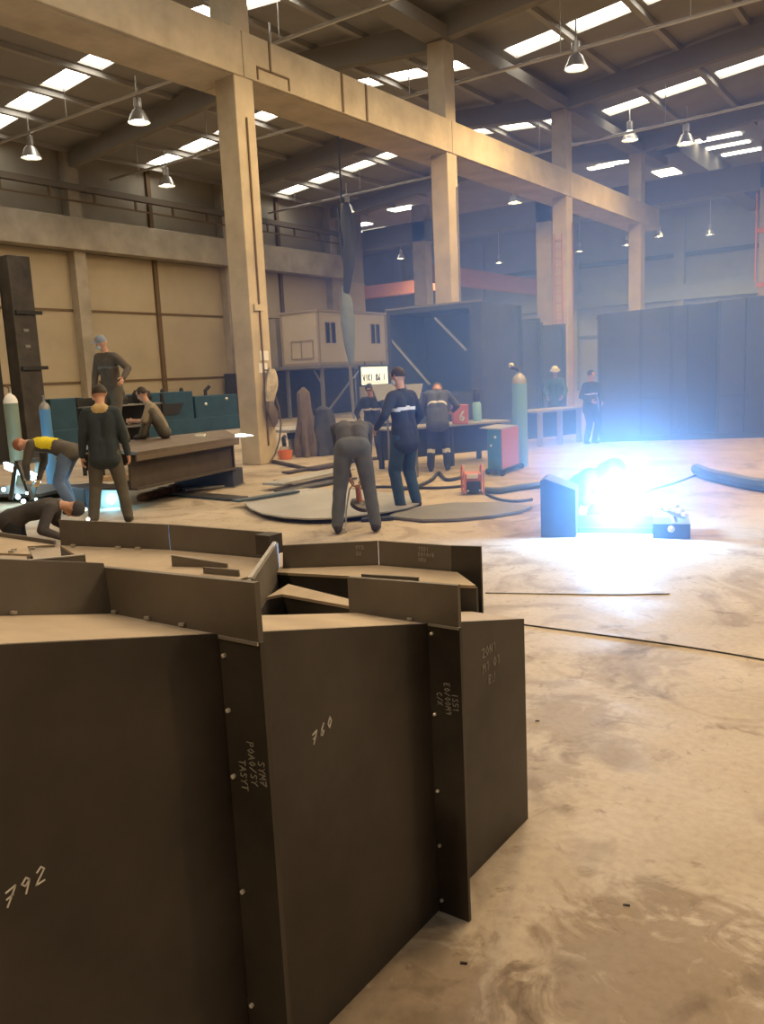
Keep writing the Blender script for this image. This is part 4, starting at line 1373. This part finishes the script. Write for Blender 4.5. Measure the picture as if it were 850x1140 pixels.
mk = chalk('6', c + V((0, 0, .07)) + fn * .122 - fu * .03, fu, (0, 0, 1), fn, .17, .035, 'mark', M_WHITE, root)
MB().obox(c + V((0, 0, .35)), (.31, .25, .03), rot).build('lid', M_PINK, root)
c = V((-7.72, 14.55, .795)) + s * .5
root = thing('small_cylinder', 'small pale cylinder standing behind the red box on the bench', 'cylinder', c)
MB().lathe([(.09, 0), (.09, .34), (.06, .38)], c, 16).build('body', M_CYL, root, smooth=True)
MB().lathe([(.05, .38), (.07, .42), (.07, .6), (.04, .64)], c, 14).build('neck_cap', M_DUCTIN, root, smooth=True)
# white boards behind the standing worker
root = thing('white_board', 'white board on thin legs behind the shoulders of the standing worker', 'board', (-8.2, 12.05, 0))
for px in ([(413, 428), (441, 427), (443, 439), (420, 447)], [(450, 428), (470, 427), (466, 444), (458, 443)]):
    MB().prism([aty(x, y, 12.1) for x, y in px], (.0, .02, 0)).build('panel', M_CLOTHW, root)
for px in (430, 461):
    q = aty(px, 440, 12.14)
    MB().box((q.x - .015, q.y - .015, 0), (q.x + .015, q.y + .015, q.z)).build('leg', M_STEEL, root)
MB().beam(aty(425, 436, 12.14), aty(466, 436, 12.14), .02, .02).build('crossbar', M_STEEL, root)

# welding sets
c = G(526, 549)
rz = math.atan2(.58, .82)
root = thing('welding_set', 'small red portable welding set with a tube frame on the floor', 'welding set', c)
MB().obox(c + V((0, 0, .19)), (.25, .30, .24), rz).build('housing', M_PINK, root, bevel=.02)
MB().obox(c + V((.035, -.05, .11)), (.20, .24, .17), rz).build('front_panel', M_BLACK, root, bevel=.01)
MB().obox(c + V((.05, -.10, .27)), (.16, .14, .06), rz).build('white_band', M_WHITE, root)
for k in (-1, 1):
    o_ = V((math.cos(rz), math.sin(rz), 0)) * .14 * k
    f2 = V((math.sin(rz), -math.cos(rz), 0))
    MB().tube([c + o_ + f2 * .2 + V((0, 0, .03)), c + o_ + f2 * .18 + V((0, 0, .34)), c + o_ + f2 * .08 + V((0, 0, .41)), c + o_ - f2 * .08 + V((0, 0, .41)), c + o_ - f2 * .18 + V((0, 0, .34)), c + o_ - f2 * .2 + V((0, 0, .03)), c + o_ + f2 * .2 + V((0, 0, .03))], .014, 8).build('tube_frame', M_PINK, root, smooth=True)
    MB().ball(c + o_ * .6 + f2 * .17 + V((0, 0, .06)), .02).build('socket', M_BOLT, root)
ca, cb_, cc = G(543, 528), G(559, 530), G(577, 523)
root = thing('welding_cabinet', 'tall welding cabinet with teal front and red side carrying the cylinder', 'welding cabinet', cb_)
bk = ca + (cc - cb_)
zc = .78
MB().prism([ca + V((0, 0, .1)), cb_ + V((0, 0, .1)), cc + V((0, 0, .1)), bk + V((0, 0, .1))], (0, 0, zc - .1)).build('housing', M_TEAL, root, bevel=.01)
n2 = (cc - cb_).normalized(); n3 = V((n2.y, -n2.x, 0))
MB().prism([cb_ + n3 * .012 + V((0, 0, .12)), cc + n3 * .012 + V((0, 0, .12)), cc + n3 * .012 + V((0, 0, zc)), cb_ + n3 * .012 + V((0, 0, zc))], -n3 * .02).build('side_panel', M_PINK, root)
n4 = (cb_ - ca).normalized(); n5 = V((n4.y, -n4.x, 0))
for f in (.3, .6):
    MB().ball(ca.lerp(cb_, f) + n5 * .01 + V((0, 0, .35 + f * .5)), .025).build('dial', M_WHITE, root)
MB().prism([ca - n4 * .22 + V((0, 0, zc)), cb_ + V((0, 0, zc)), cc + V((0, 0, zc)), bk - n4 * .22 + V((0, 0, zc))], (0, 0, .02)).build('tray', M_SHEET, root)
MB().prism([ca + V((0, 0, .05)), cb_ + n5 * .1 + V((0, 0, .05)), cc + n2 * .24 + V((0, 0, .05)), bk + n2 * .24 + V((0, 0, .05))], (0, 0, .05)).build('cart_base', M_DUCTIN, root)
for q in (ca, cb_, cc + n2 * .18, bk + n2 * .18):
    MB().lathe([(.05, -.02), (.05, .02)], q + V((0, 0, .05)), 12, Matrix.Rotation(R(90), 4, 'X') @ Matrix.Rotation(R(20), 4, 'Y')).build('wheel', M_RUBBER, root)
cyb = (cc + bk) / 2 + n2 * .46 + n4 * .05
rc = cylinder('gas_cylinder', 'tall pale blue gas cylinder behind the red sided welding cabinet', (cyb.x, cyb.y, 0), 1.84, .135, M_CYL, M_SHEET)
qv = V((cyb.x, cyb.y, 1.76))
MB().tube([qv, qv - n4 * .12 + V((0, 0, .04)), qv - n4 * .22 + V((0, 0, .05))], .03, 8).build('regulator', M_DUCTIN, rc, smooth=True)
MB().ball(qv - n4 * .22 + V((0, 0, .09)), .05).build('gauge', M_WHITE, rc, smooth=True)


def hose(lab, pts, r, m=M_RUBBER, cat='hose', z=None):
    p3 = [G(*p, r) for p in pts]
    # smooth
    out = []
    n = len(p3)
    for i in range(n - 1):
        a0, a1, a2, a3 = p3[max(i - 1, 0)], p3[i], p3[i + 1], p3[min(i + 2, n - 1)]
        for k in range(6):
            t = k / 6
            out.append(.5 * ((2 * a1) + (a2 - a0) * t + (2 * a0 - 5 * a1 + 4 * a2 - a3) * t * t + (3 * a1 - a0 - 3 * a2 + a3) * t ** 3))
    out.append(p3[-1])
    return tag(MB().tube(out, r, 8).build('hose', m, smooth=True), lab, cat)


hose('black hose looping from the red welding set to the standing worker', [(515, 531), (497, 534), (488, 526), (480, 534), (462, 542), (440, 545)], .03)
hose('thin black cable running left from the red welding set across the sheet', [(516, 541), (490, 543), (460, 543), (420, 542), (388, 546)], .022)
hose('thick dark hose running right from the red welding set past the cabinet', [(540, 546), (556, 546), (575, 543), (600, 540), (615, 540)], .05, M_HOSE)
hose('thin dark cable curving forward beside the red welding set', [(541, 550), (556, 556), (575, 558), (592, 556)], .02)
hose('thick blue grey hose crossing the floor at the right picture edge', [(775, 522), (790, 528), (812, 533), (835, 538), (858, 541), (930, 550), (1060, 552)], .09, M_HOSE)
hose('thin dark cable lying straight across the floor right of the duct pile', [(580, 695), (640, 703), (700, 711), (770, 721), (858, 736), (960, 757), (1100, 800)], .005)
hose('floor joint laid as a thin dark tube just below the welding work', [(540, 660), (600, 661), (680, 662), (745, 661)], .004, M_HOSE)  # joint in the floor, drawn as a tube
hose('dark cable trailing to the right behind the welding work', [(702, 556), (725, 545), (750, 538), (776, 528)], .015, M_HOSE)
hose('flat brown strip wandering over the floor behind the bending worker', [(300, 513), (325, 518), (345, 522), (368, 519), (395, 513), (420, 510)], .04, mf)

# small offcuts on the open floor
for (p, lab) in (((516, 1073), 'small dark steel sliver on the near floor right of the duct'), ((697, 1008), 'dark speck of slag on the open floor at lower right'), ((598, 803), 'small dark offcut on the floor beside the panel edge'), ((583, 830), 'dark chip of scale near the corner of the third panel')):
    q = G(*p)
    tag(MB().obox(q + V((0, 0, .003)), (.022, .006, .005), .4).build('steel_scrap', M_DKST), lab, 'scrap')

# ================================================================== THE ARC AND ITS WORKPIECE
ARC = V((-3.02, 8.42, .37))
wa, wb = G(602, 598), G(768, 600)
d = (wb - wa).normalized(); s = V((-d.y, d.x, 0))
root = thing('steel_workpiece', 'dark steel frame on the floor being welded under the bright arc', 'workpiece', (wa + wb) / 2)
MB().prism([wa + s * .24, wb + s * .24, wb + s * .5, wa + s * .5], (0, 0, .06)).build('base_plate', M_DUCT, root)
MB().prism([wa, wa + d * .36, wa + d * .36 + V((0, 0, .50)), wa + d * .05 + V((0, 0, .62)), wa + V((0, 0, .60))], s * .45).build('end_plate', M_DUCT, root)
MB().prism([wb - d * .36, wb, wb + V((0, 0, .15)), wb - d * .36 + V((0, 0, .15))], s * .4).build('end_block', M_DUCT, root)
MB().prism([wa + d * .36 + s * .3 + V((0, 0, .06)), wb - d * .36 + s * .3 + V((0, 0, .06)), wb - d * .36 + s * .3 + V((0, 0, .18)), wa + d * .36 + s * .3 + V((0, 0, .18))], s * .03).build('web', M_DUCT, root)
for k, px in enumerate(((742, 567), (752, 563), (757, 568), (762, 573))):
    MB().ball(aty(px[0], px[1], wb.y - .1), .03, 1.3, .8, .9, 8).build('clamp', M_WHITE, root)
MB().tube([aty(736, 566, wb.y - .1), aty(748, 572, wb.y - .1), aty(762, 576, wb.y - .1)], .018, 6).build('chain', M_STEEL, root)
MB().beam(wb - d * .15 + V((0, 0, .17)), wb - d * .18 + s * .02 + V((0, 0, .27)), .05, .04).build('clamp', M_STEEL, root)
MB().ball(wb - d * .18 - s * .01 + V((0, 0, .1)), .035).build('clamp', M_WHITE, root)
root = thing('welding_arc', 'white hot welding arc blazing at the crouching worker hands', 'arc', ARC)
MB().ball(ARC, .03, seg=10).build('flame', M_ARC, root)
point('arc_light', ARC + V((.02, -.05, .05)), 600, (.24, .52, 1.0), .11)
A2P = G(22, 548, .25)
root = thing('cutting_flame', 'cyan white cutting flame glowing at the left picture edge', 'flame', A2P)
for px, r_ in (((4, 545), .03), ((20, 553), .035), ((30, 549), .02), ((26, 558), .03), ((40, 556), .02), ((52, 557), .018)):
    MB().ball(G(*px, .3), r_, 1, 1, 1.1, 10).build('flame', M_ARC2, root, smooth=True)
MB().beam(G(6, 518, .45), G(43, 533, .45), .05, .12).build('flame_jet', M_ARC2, root)
point('cutting_light', A2P + V((.1, .1, .2)), 22, (.35, .85, 1.0), .08)
pq = G(112, 566)
sp_ = MB().prism([pq, G(146, 563), G(146, 563) + V((0, 0, .26)), pq + V((0, 0, .30))], VIEW * .03)
tag(sp_.build('steel_offcut', M_SHEET), 'pale steel sheet added on edge to carry the cyan glow between the legs of the standing worker', 'steel plate')  # added sheet, pale so that it shows reflected cyan light
ef = (pq + G(146, 563)) / 2 - VIEW * .10 + V((-.04, 0, .08))
tag(MB().ball(ef, .022, 1, 1, 1.4, 8).build('cutting_flame', M_ARC2, smooth=True), 'tiny cyan flame ball added for the bright spot between the legs of the standing worker', 'flame')  # flame ball added as a source for the cyan glow
point('added_cyan_glow', (pq + G(146, 563)) / 2 - VIEW * .18 + V((0, 0, .12)), 7, (.3, .8, 1.0), .03)  # added light that makes the cyan reflection on the sheet
for px, lab in (((95, 567), 'upper bright spark between the standing and crouching workers'), ((98, 578), 'lower bright spark between the standing and crouching workers')):
    q = V((-9.3, 6.2, 0)); r = ray(*px); t = math.hypot(q.x, q.y) / math.hypot(r.x, r.y); q = EYE + r * t
    tag(MB().ball(q, .022, seg=8).build('spark', M_SPARK, smooth=True), lab, 'spark')

# ================================================================== PEOPLE
NAVY = cloth('navy work cloth', (.022, .032, .055))
DKGREY = cloth('dark grey work cloth', (.06, .06, .065))
GREY = cloth('grey work cloth', (.13, .14, .15))
BRN = cloth('brown grey work cloth', (.085, .072, .06))
TEALJ = cloth('dark teal work cloth', (.026, .038, .046))
OLIVE = cloth('grey olive trousers', (.10, .09, .075))
JEANS = cloth('blue jeans', (.12, .18, .30))
BLUTR = cloth('blue work trousers', (.03, .07, .12))
TAN = cloth('mustard hood', (.50, .36, .16))
YEL = cloth('yellow vest', (.75, .62, .02))
BEIGE = cloth('beige shirt', (.26, .21, .15))
RUST = cloth('rust brown cap', (.33, .13, .07))
GBLUE = cloth('grey blue cap', (.22, .26, .33))
PALE = cloth('pale grey hood', (.50, .53, .55))

person('person standing with his back to us in dark jacket with a mustard collar', G(124, 584), VIEW + LEFT * .15,
       dict(pelvis=(0, 0, .95), sp1=2, sp2=2, hd=22, head_yaw=-10, fl=(-.21, 0, .09), fr=(.21, .05, .09), hl=(-.30, .04, .80), hr=(.30, .06, .80)),
       dict(jacket=TEALJ, trousers=OLIVE, collar=TAN), gear=(('hair', M_HAIR),), scale=1.02)

person('person bending over a cutting flame in a rust cap and yellow back panel', G(84, 571), LEFT + VIEW * .1,
       dict(pelvis=(0, 0, .90), sp1=66, sp2=80, hd=98, hem=.02, fl=(-.16, -.05, .09), fr=(.16, .12, .09), hl=(-.12, .60, .55), hr=(.10, .55, .52), eh_l=(-1, 0, -.3), eh_r=(1, 0, -.3)),
       dict(jacket=BRN, trousers=JEANS, glove=M_LEATHER, tape=YEL), gear=(('beanie', RUST),), patch=True, scale=1.0)

person('person in a grey blue cap and pale mask standing on top of the plate girder', (-11.58, 8.75, .86), LEFT * .45 - VIEW * .9,
       dict(pelvis=(0, 0, .93), sp1=6, sp2=10, hd=26, head_yaw=-38, fl=(-.14, -.05, .09), fr=(.14, .1, .09), hl=(-.44, .20, 1.06), hr=(.24, .18, .84), eh_l=(-.6, -.4, -.5), eh_r=(1, -.4, .1)),
       dict(jacket=BRN, trousers=OLIVE, tape=GREY), gear=(('cap', GBLUE), ('face_mask', PALE)), stripes=(('chest', .55, .72),), scale=1.0)

person('dark haired person in a beige shirt crouching on the far side of the plate girder', (-11.72, 9.85, 0), LEFT * .9 - VIEW * .25,
       dict(pelvis=(0, 0, 1.00), sp1=18, sp2=30, hd=24, head_yaw=-8, hem=0, fl=(-.14, .36, .96), fr=(.14, .34, .96), hl=(-.10, .52, 1.20), hr=(.12, .50, 1.18), kh_l=(-.3, .6, 1), kh_r=(.3, .6, 1)),
       dict(jacket=BEIGE, trousers=OLIVE), gear=(('hair', M_HAIR),), bare_arms=True, scale=1.0)

P5L = G(397, 593)
person('person in grey trousers bending deep forward with a grinder, seen from behind', P5L, VIEW + LEFT * .02,
       dict(pelvis=(0, .0, .96), sp1=52, sp2=82, hd=118, hem=-1, fl=(-.21, -.02, .09), fr=(.21, -.04, .09), hl=(-.05, .40, .52), hr=(.08, .36, .50), toe_l=-6, toe_r=14, eh_l=(-1, .2, 0), eh_r=(1, .2, 0)),
       dict(jacket=DKGREY, trousers=cloth('slate trousers', (.10, .11, .115))), gear=(('hair', M_HAIR),), scale=1.04)
# the grinder in his hands
gq = P5L + VIEW * .42 + V((.02, .02, 0))
root = thing('angle_grinder', 'angle grinder held between the legs of the bending worker', 'grinder', gq + V((0, 0, .3)))
MB().tube([gq + V((0, 0, .50)), gq + V((.01, 0, .36)), gq + V((.01, 0, .30))], [.032, .036, .042], 12).build('body', M_ORUST, root, smooth=True)
MB().lathe([(.035, .02), (.05, -.01), (.05, -.04)], gq + V((.01, -.0, .28)), 14).build('gear_head', M_STEEL, root, smooth=True)
MB().lathe([(.115, -.006), (.115, .006), (.02, .01)], gq + V((.01, 0, .235)), 20, Matrix.Rotation(R(28), 4, 'Y')).build('disc', M_DKST, root)
MB().lathe([(.12, 0), (.122, .04), (.06, .05)], gq + V((.01, 0, .24)), 16, Matrix.Rotation(R(28), 4, 'Y')).build('guard', M_DKST, root, smooth=True)
MB().tube([gq + V((-.05, .0, .52)), gq + V((-.09, -.05, .45)), gq + V((-.10, -.12, .2)), gq + V((-.06, -.2, .02)), gq + V((.1, -.4, .012))], .009, 6).build('cord', M_SHEET, root, smooth=True)
tag(MB().beam(G(402, 579, .02), G(437, 577, .02), .12, .05).build('steel_offcut', M_DUCTIN), 'short dark steel bar on the sheet edge at the feet of the bending worker', 'steel bar')

person('person standing in navy work jacket with a reflective back stripe and pale hood', G(454, 567), LEFT * .75 + VIEW * .75,
       dict(pelvis=(0, 0, .95), sp1=4, sp2=4, hd=14, head_yaw=18, fl=(-.14, 0, .09), fr=(.13, -.03, .09), hl=(-.30, .20, 1.06), hr=(.26, .16, .98), eh_l=(-.8, -.8, -.3), eh_r=(.8, -.8, -.2)),
       dict(jacket=NAVY, trousers=BLUTR, glove=M_SKIN), gear=(('hair', M_HAIR), ('face_mask', PALE)), stripes=(('chest', .48, .68),), scale=1.04)

person('person in a grey hood leaning over the work bench, reflective bands at the shins', G(489, 524), VIEW + LEFT * -.1,
       dict(pelvis=(0, -.12, .95), sp1=16, sp2=40, hd=78, fl=(-.15, -.1, .09), fr=(.15, -.06, .09), hl=(-.18, .42, .98), hr=(.28, .40, 1.05)),
       dict(jacket=cloth('grey blue work cloth', (.085, .10, .13)), trousers=cloth('navy trousers', (.025, .035, .065))), gear=(('beanie', cloth('grey hood', (.12, .13, .14))),), stripes=(('chest', .1, .28), ('shin', .28, .45)), scale=1.02)

person('person in black with two curved reflective bands, half hidden behind the bending worker', (-10.1, 13.9, 0), -VIEW + LEFT * .2,
       dict(pelvis=(0, 0, .86), sp1=10, sp2=14, hd=25, fl=(-.13, 0, .09), fr=(.13, 0, .09), hl=(-.24, .25, .92), hr=(.24, .25, .95)),
       dict(jacket=cloth('black work cloth', (.018, .02, .026)), trousers=cloth('black work cloth', (.018, .02, .026))), gear=(('cap', cloth('charcoal cap', (.04, .04, .045))),), stripes=(('chest', .45, .65),), scale=.97)

person('dark clad person standing against the left end of the long panelled duct', G(657, 494), -VIEW - LEFT * .5,
       dict(pelvis=(0, 0, .93), hl=(-.18, .2, 1.0), hr=(.18, .22, 1.05)),
       dict(jacket=NAVY, trousers=cloth('black work cloth', (.018, .02, .026))), gear=(('beanie', NAVY),), stripes=(('chest', .3, .45),), scale=.95)

person('person in a white hard hat standing before the base of the third column', (-9.35, 21.3, 0), -VIEW + LEFT * .3,
       dict(pelvis=(0, 0, .93), sp1=8, sp2=12, hd=18, hl=(-.2, .35, 1.0), hr=(.2, .35, 1.0)),
       dict(jacket=cloth('green work cloth', (.05, .13, .11)), trousers=NAVY), gear=(('hard_hat', M_WHITE),), scale=1.02)

WL = G(652, 588)
fw = (ARC - WL); fw.z = 0
person('person crouching low behind the blazing arc, welding the steel frame', WL + VIEW * .52, -VIEW * 1.0 - LEFT * .5,
       dict(pelvis=(0, 0, .33), sp1=52, sp2=66, hd=70, hem=.0, fl=(-.17, .12, .09), fr=(.17, .15, .09), hl=(-.06, .66, .40), hr=(.08, .66, .38), kh_l=(-.5, 1, .6), kh_r=(.5, 1, .6)),
       dict(jacket=NAVY, trousers=NAVY, glove=M_LEATHER), gear=(('welding_helmet', M_BLACK),), scale=1.0)

person('person kneeling bent to the floor in a dark jacket behind the left duct', G(22, 607), -LEFT + VIEW * .15,
       dict(pelvis=(0, -.05, .31), sp1=68, sp2=80, hd=112, hem=.02, fl=(-.12, -.36, .08), fr=(.12, -.36, .08), hl=(-.22, .55, .09), hr=(.22, .55, .09), kh_l=(0, .6, -1), kh_r=(0, .6, -1), toe_dir_l=(0, -.3, -1), toe_dir_r=(0, -.3, -1)),
       dict(jacket=cloth('dark brown work cloth', (.05, .043, .042)), trousers=cloth('black work cloth', (.018, .02, .026)), tape=BEIGE), gear=(('beanie', cloth('charcoal cap', (.04, .04, .045))),), stripes=(('jacket', -1, -1), ('chest', -1, .001)), scale=1.0)

# far tables behind the arc
root = thing('work_bench', 'far low work bench with pale legs in the blue haze left of the long duct', 'bench', (-9, 18.6, 0))
ba, bb = G(598, 460, .78), G(652, 455, .78)
d = (bb - ba).normalized(); s = V((-d.y, d.x, 0))
MB().prism([ba, bb, bb + s * .8, ba + s * .8], (0, 0, .05)).build('bench_top', M_SHEET, root)
for t in (.1, .5, .9):
    for dd in (.08, .7):
        q = ba.lerp(bb, t) + s * dd
        MB().box((q.x - .05, q.y - .05, 0), (q.x + .05, q.y + .05, .78)).build('leg', M_SHEET, root)
MB().prism([ba + s * .3 + V((0, 0, -.6)), bb + s * .3 + V((0, 0, -.6)), bb + s * .3, ba + s * .3], s * .02).build('back_panel', M_DUCTIN, root)

# ================================================================== SMOKE
def smoke(name, lab, c, rad, dens, rz=0.0, aniso=0.08, tint=(.16, .31, 1, 1)):
    m = bpy.data.materials.new(name)
    m.use_nodes = True
    nt = m.node_tree
    nt.nodes.remove(nt.nodes['Principled BSDF'])
    vs = nt.nodes.new('ShaderNodeVolumeScatter')
    vs.inputs['Color'].default_value = tint
    vs.inputs['Anisotropy'].default_value = aniso
    tc = nt.nodes.new('ShaderNodeTexCoord')
    mp = nt.nodes.new('ShaderNodeMapping')
    mp.inputs['Scale'].default_value = tuple(1 / q for q in rad)
    gr = nt.nodes.new('ShaderNodeTexGradient')
    gr.gradient_type = 'SPHERICAL'
    mu = nt.nodes.new('ShaderNodeMath')
    mu.operation = 'MULTIPLY'
    mu.inputs[1].default_value = dens
    pw = nt.nodes.new('ShaderNodeMath')
    pw.operation = 'POWER'
    pw.inputs[1].default_value = 1.4
    nt.links.new(tc.outputs['Object'], mp.inputs['Vector'])
    nt.links.new(mp.outputs['Vector'], gr.inputs['Vector'])
    nt.links.new(gr.outputs['Fac'], pw.inputs[0])
    nt.links.new(pw.outputs[0], mu.inputs[0])
    nt.links.new(mu.outputs[0], vs.inputs['Density'])
    nt.links.new(vs.outputs['Volume'], nt.nodes['Material Output'].inputs['Volume'])
    mb = MB().ball((0, 0, 0), 1, *rad, seg=32)
    o = mb.build(name, m, smooth=True)
    o.location = c
    o.rotation_euler.z = rz
    tag(o, lab, 'smoke', kind='stuff')
    return o


smoke('weld_smoke', 'blue welding smoke drifting from the arc back to the ducts', (-5.4, 16.0, 1.6), (8.0, 12.5, 5.0), .17, R(22))
smoke('weld_smoke', 'denser smoke added close round the welding arc for its bloom', (-3.1, 8.5, .5), (2.0, 2.0, 1.5), .33, tint=(.42, .72, 1, 1))  # dense core added so the arc light spreads into a bloom

GROUPS = {'person': 'workers in the hall', 'gas cylinder': 'gas cylinders', 'hose': 'hoses and cables on the floor', 'flat bar': 'flat bars on the floor', 'steel sheet': 'steel sheets on the floor',
          'scrap': 'offcuts on the open floor', 'motor': 'motor casings on the rack', 'spark': 'sparks at the left', 'notice': 'notices on the thick column', 'canvas cover': 'canvas covers behind the column',
          'steel upright': 'tall uprights at the left edge', 'support block': 'blocks under the plate girder', 'band': 'orange bands on the right column', 'runway beam': 'orange runway beams', 'conduit': 'conduits'}
for o in list(bpy.data.objects):
    if o.parent is None and o.get('category') in GROUPS and not o.get('group'):
        o['group'] = GROUPS[o['category']]
    if o.parent is None and o.get('category') == 'steel duct':
        o['group'] = 'ducts of the foreground pile' if o.location.y < 5 else 'ducts in the background'

# ================================================================== WORLD, CAMERA, VIEW
w = bpy.data.worlds.new('hall air')
SC.world = w
w.use_nodes = True
w.node_tree.nodes['Background'].inputs[0].default_value = (.55, .50, .42, 1)
w.node_tree.nodes['Background'].inputs[1].default_value = .05

cam = bpy.data.cameras.new('camera')
co = bpy.data.objects.new('camera', cam)
COL.objects.link(co)
cam.sensor_fit = 'HORIZONTAL'
cam.sensor_width = 36
cam.lens = F / 850 * 36
cam.clip_start = .02
fwd = _x * 0
fx, fy, fz = V((_x.z, _y.z, _z.z)), V((_x.y, _y.y, _z.y)), V((_x.x, _y.x, _z.x))
Mx = Matrix(((fz.x, -fy.x, -fx.x, 0), (fz.y, -fy.y, -fx.y, 0), (fz.z, -fy.z, -fx.z, 0), (0, 0, 0, 1)))
Mx.translation = EYE
co.matrix_world = Mx
SC.camera = co
SC.view_settings.view_transform = 'Standard'
SC.view_settings.look = 'None'
SC.view_settings.exposure = 0.0
SC.view_settings.gamma = 1.0
SC.view_settings.use_curve_mapping = False
SC.cycles.use_denoising = True
SC.cycles.max_bounces = 6
SC.cycles.diffuse_bounces = 4
SC.cycles.glossy_bounces = 2
SC.cycles.transmission_bounces = 2
SC.cycles.volume_bounces = 0
SC.cycles.sample_clamp_indirect = 4
SC.cycles.use_light_tree = True
SC.cycles.caustics_reflective = False
SC.cycles.caustics_refractive = False
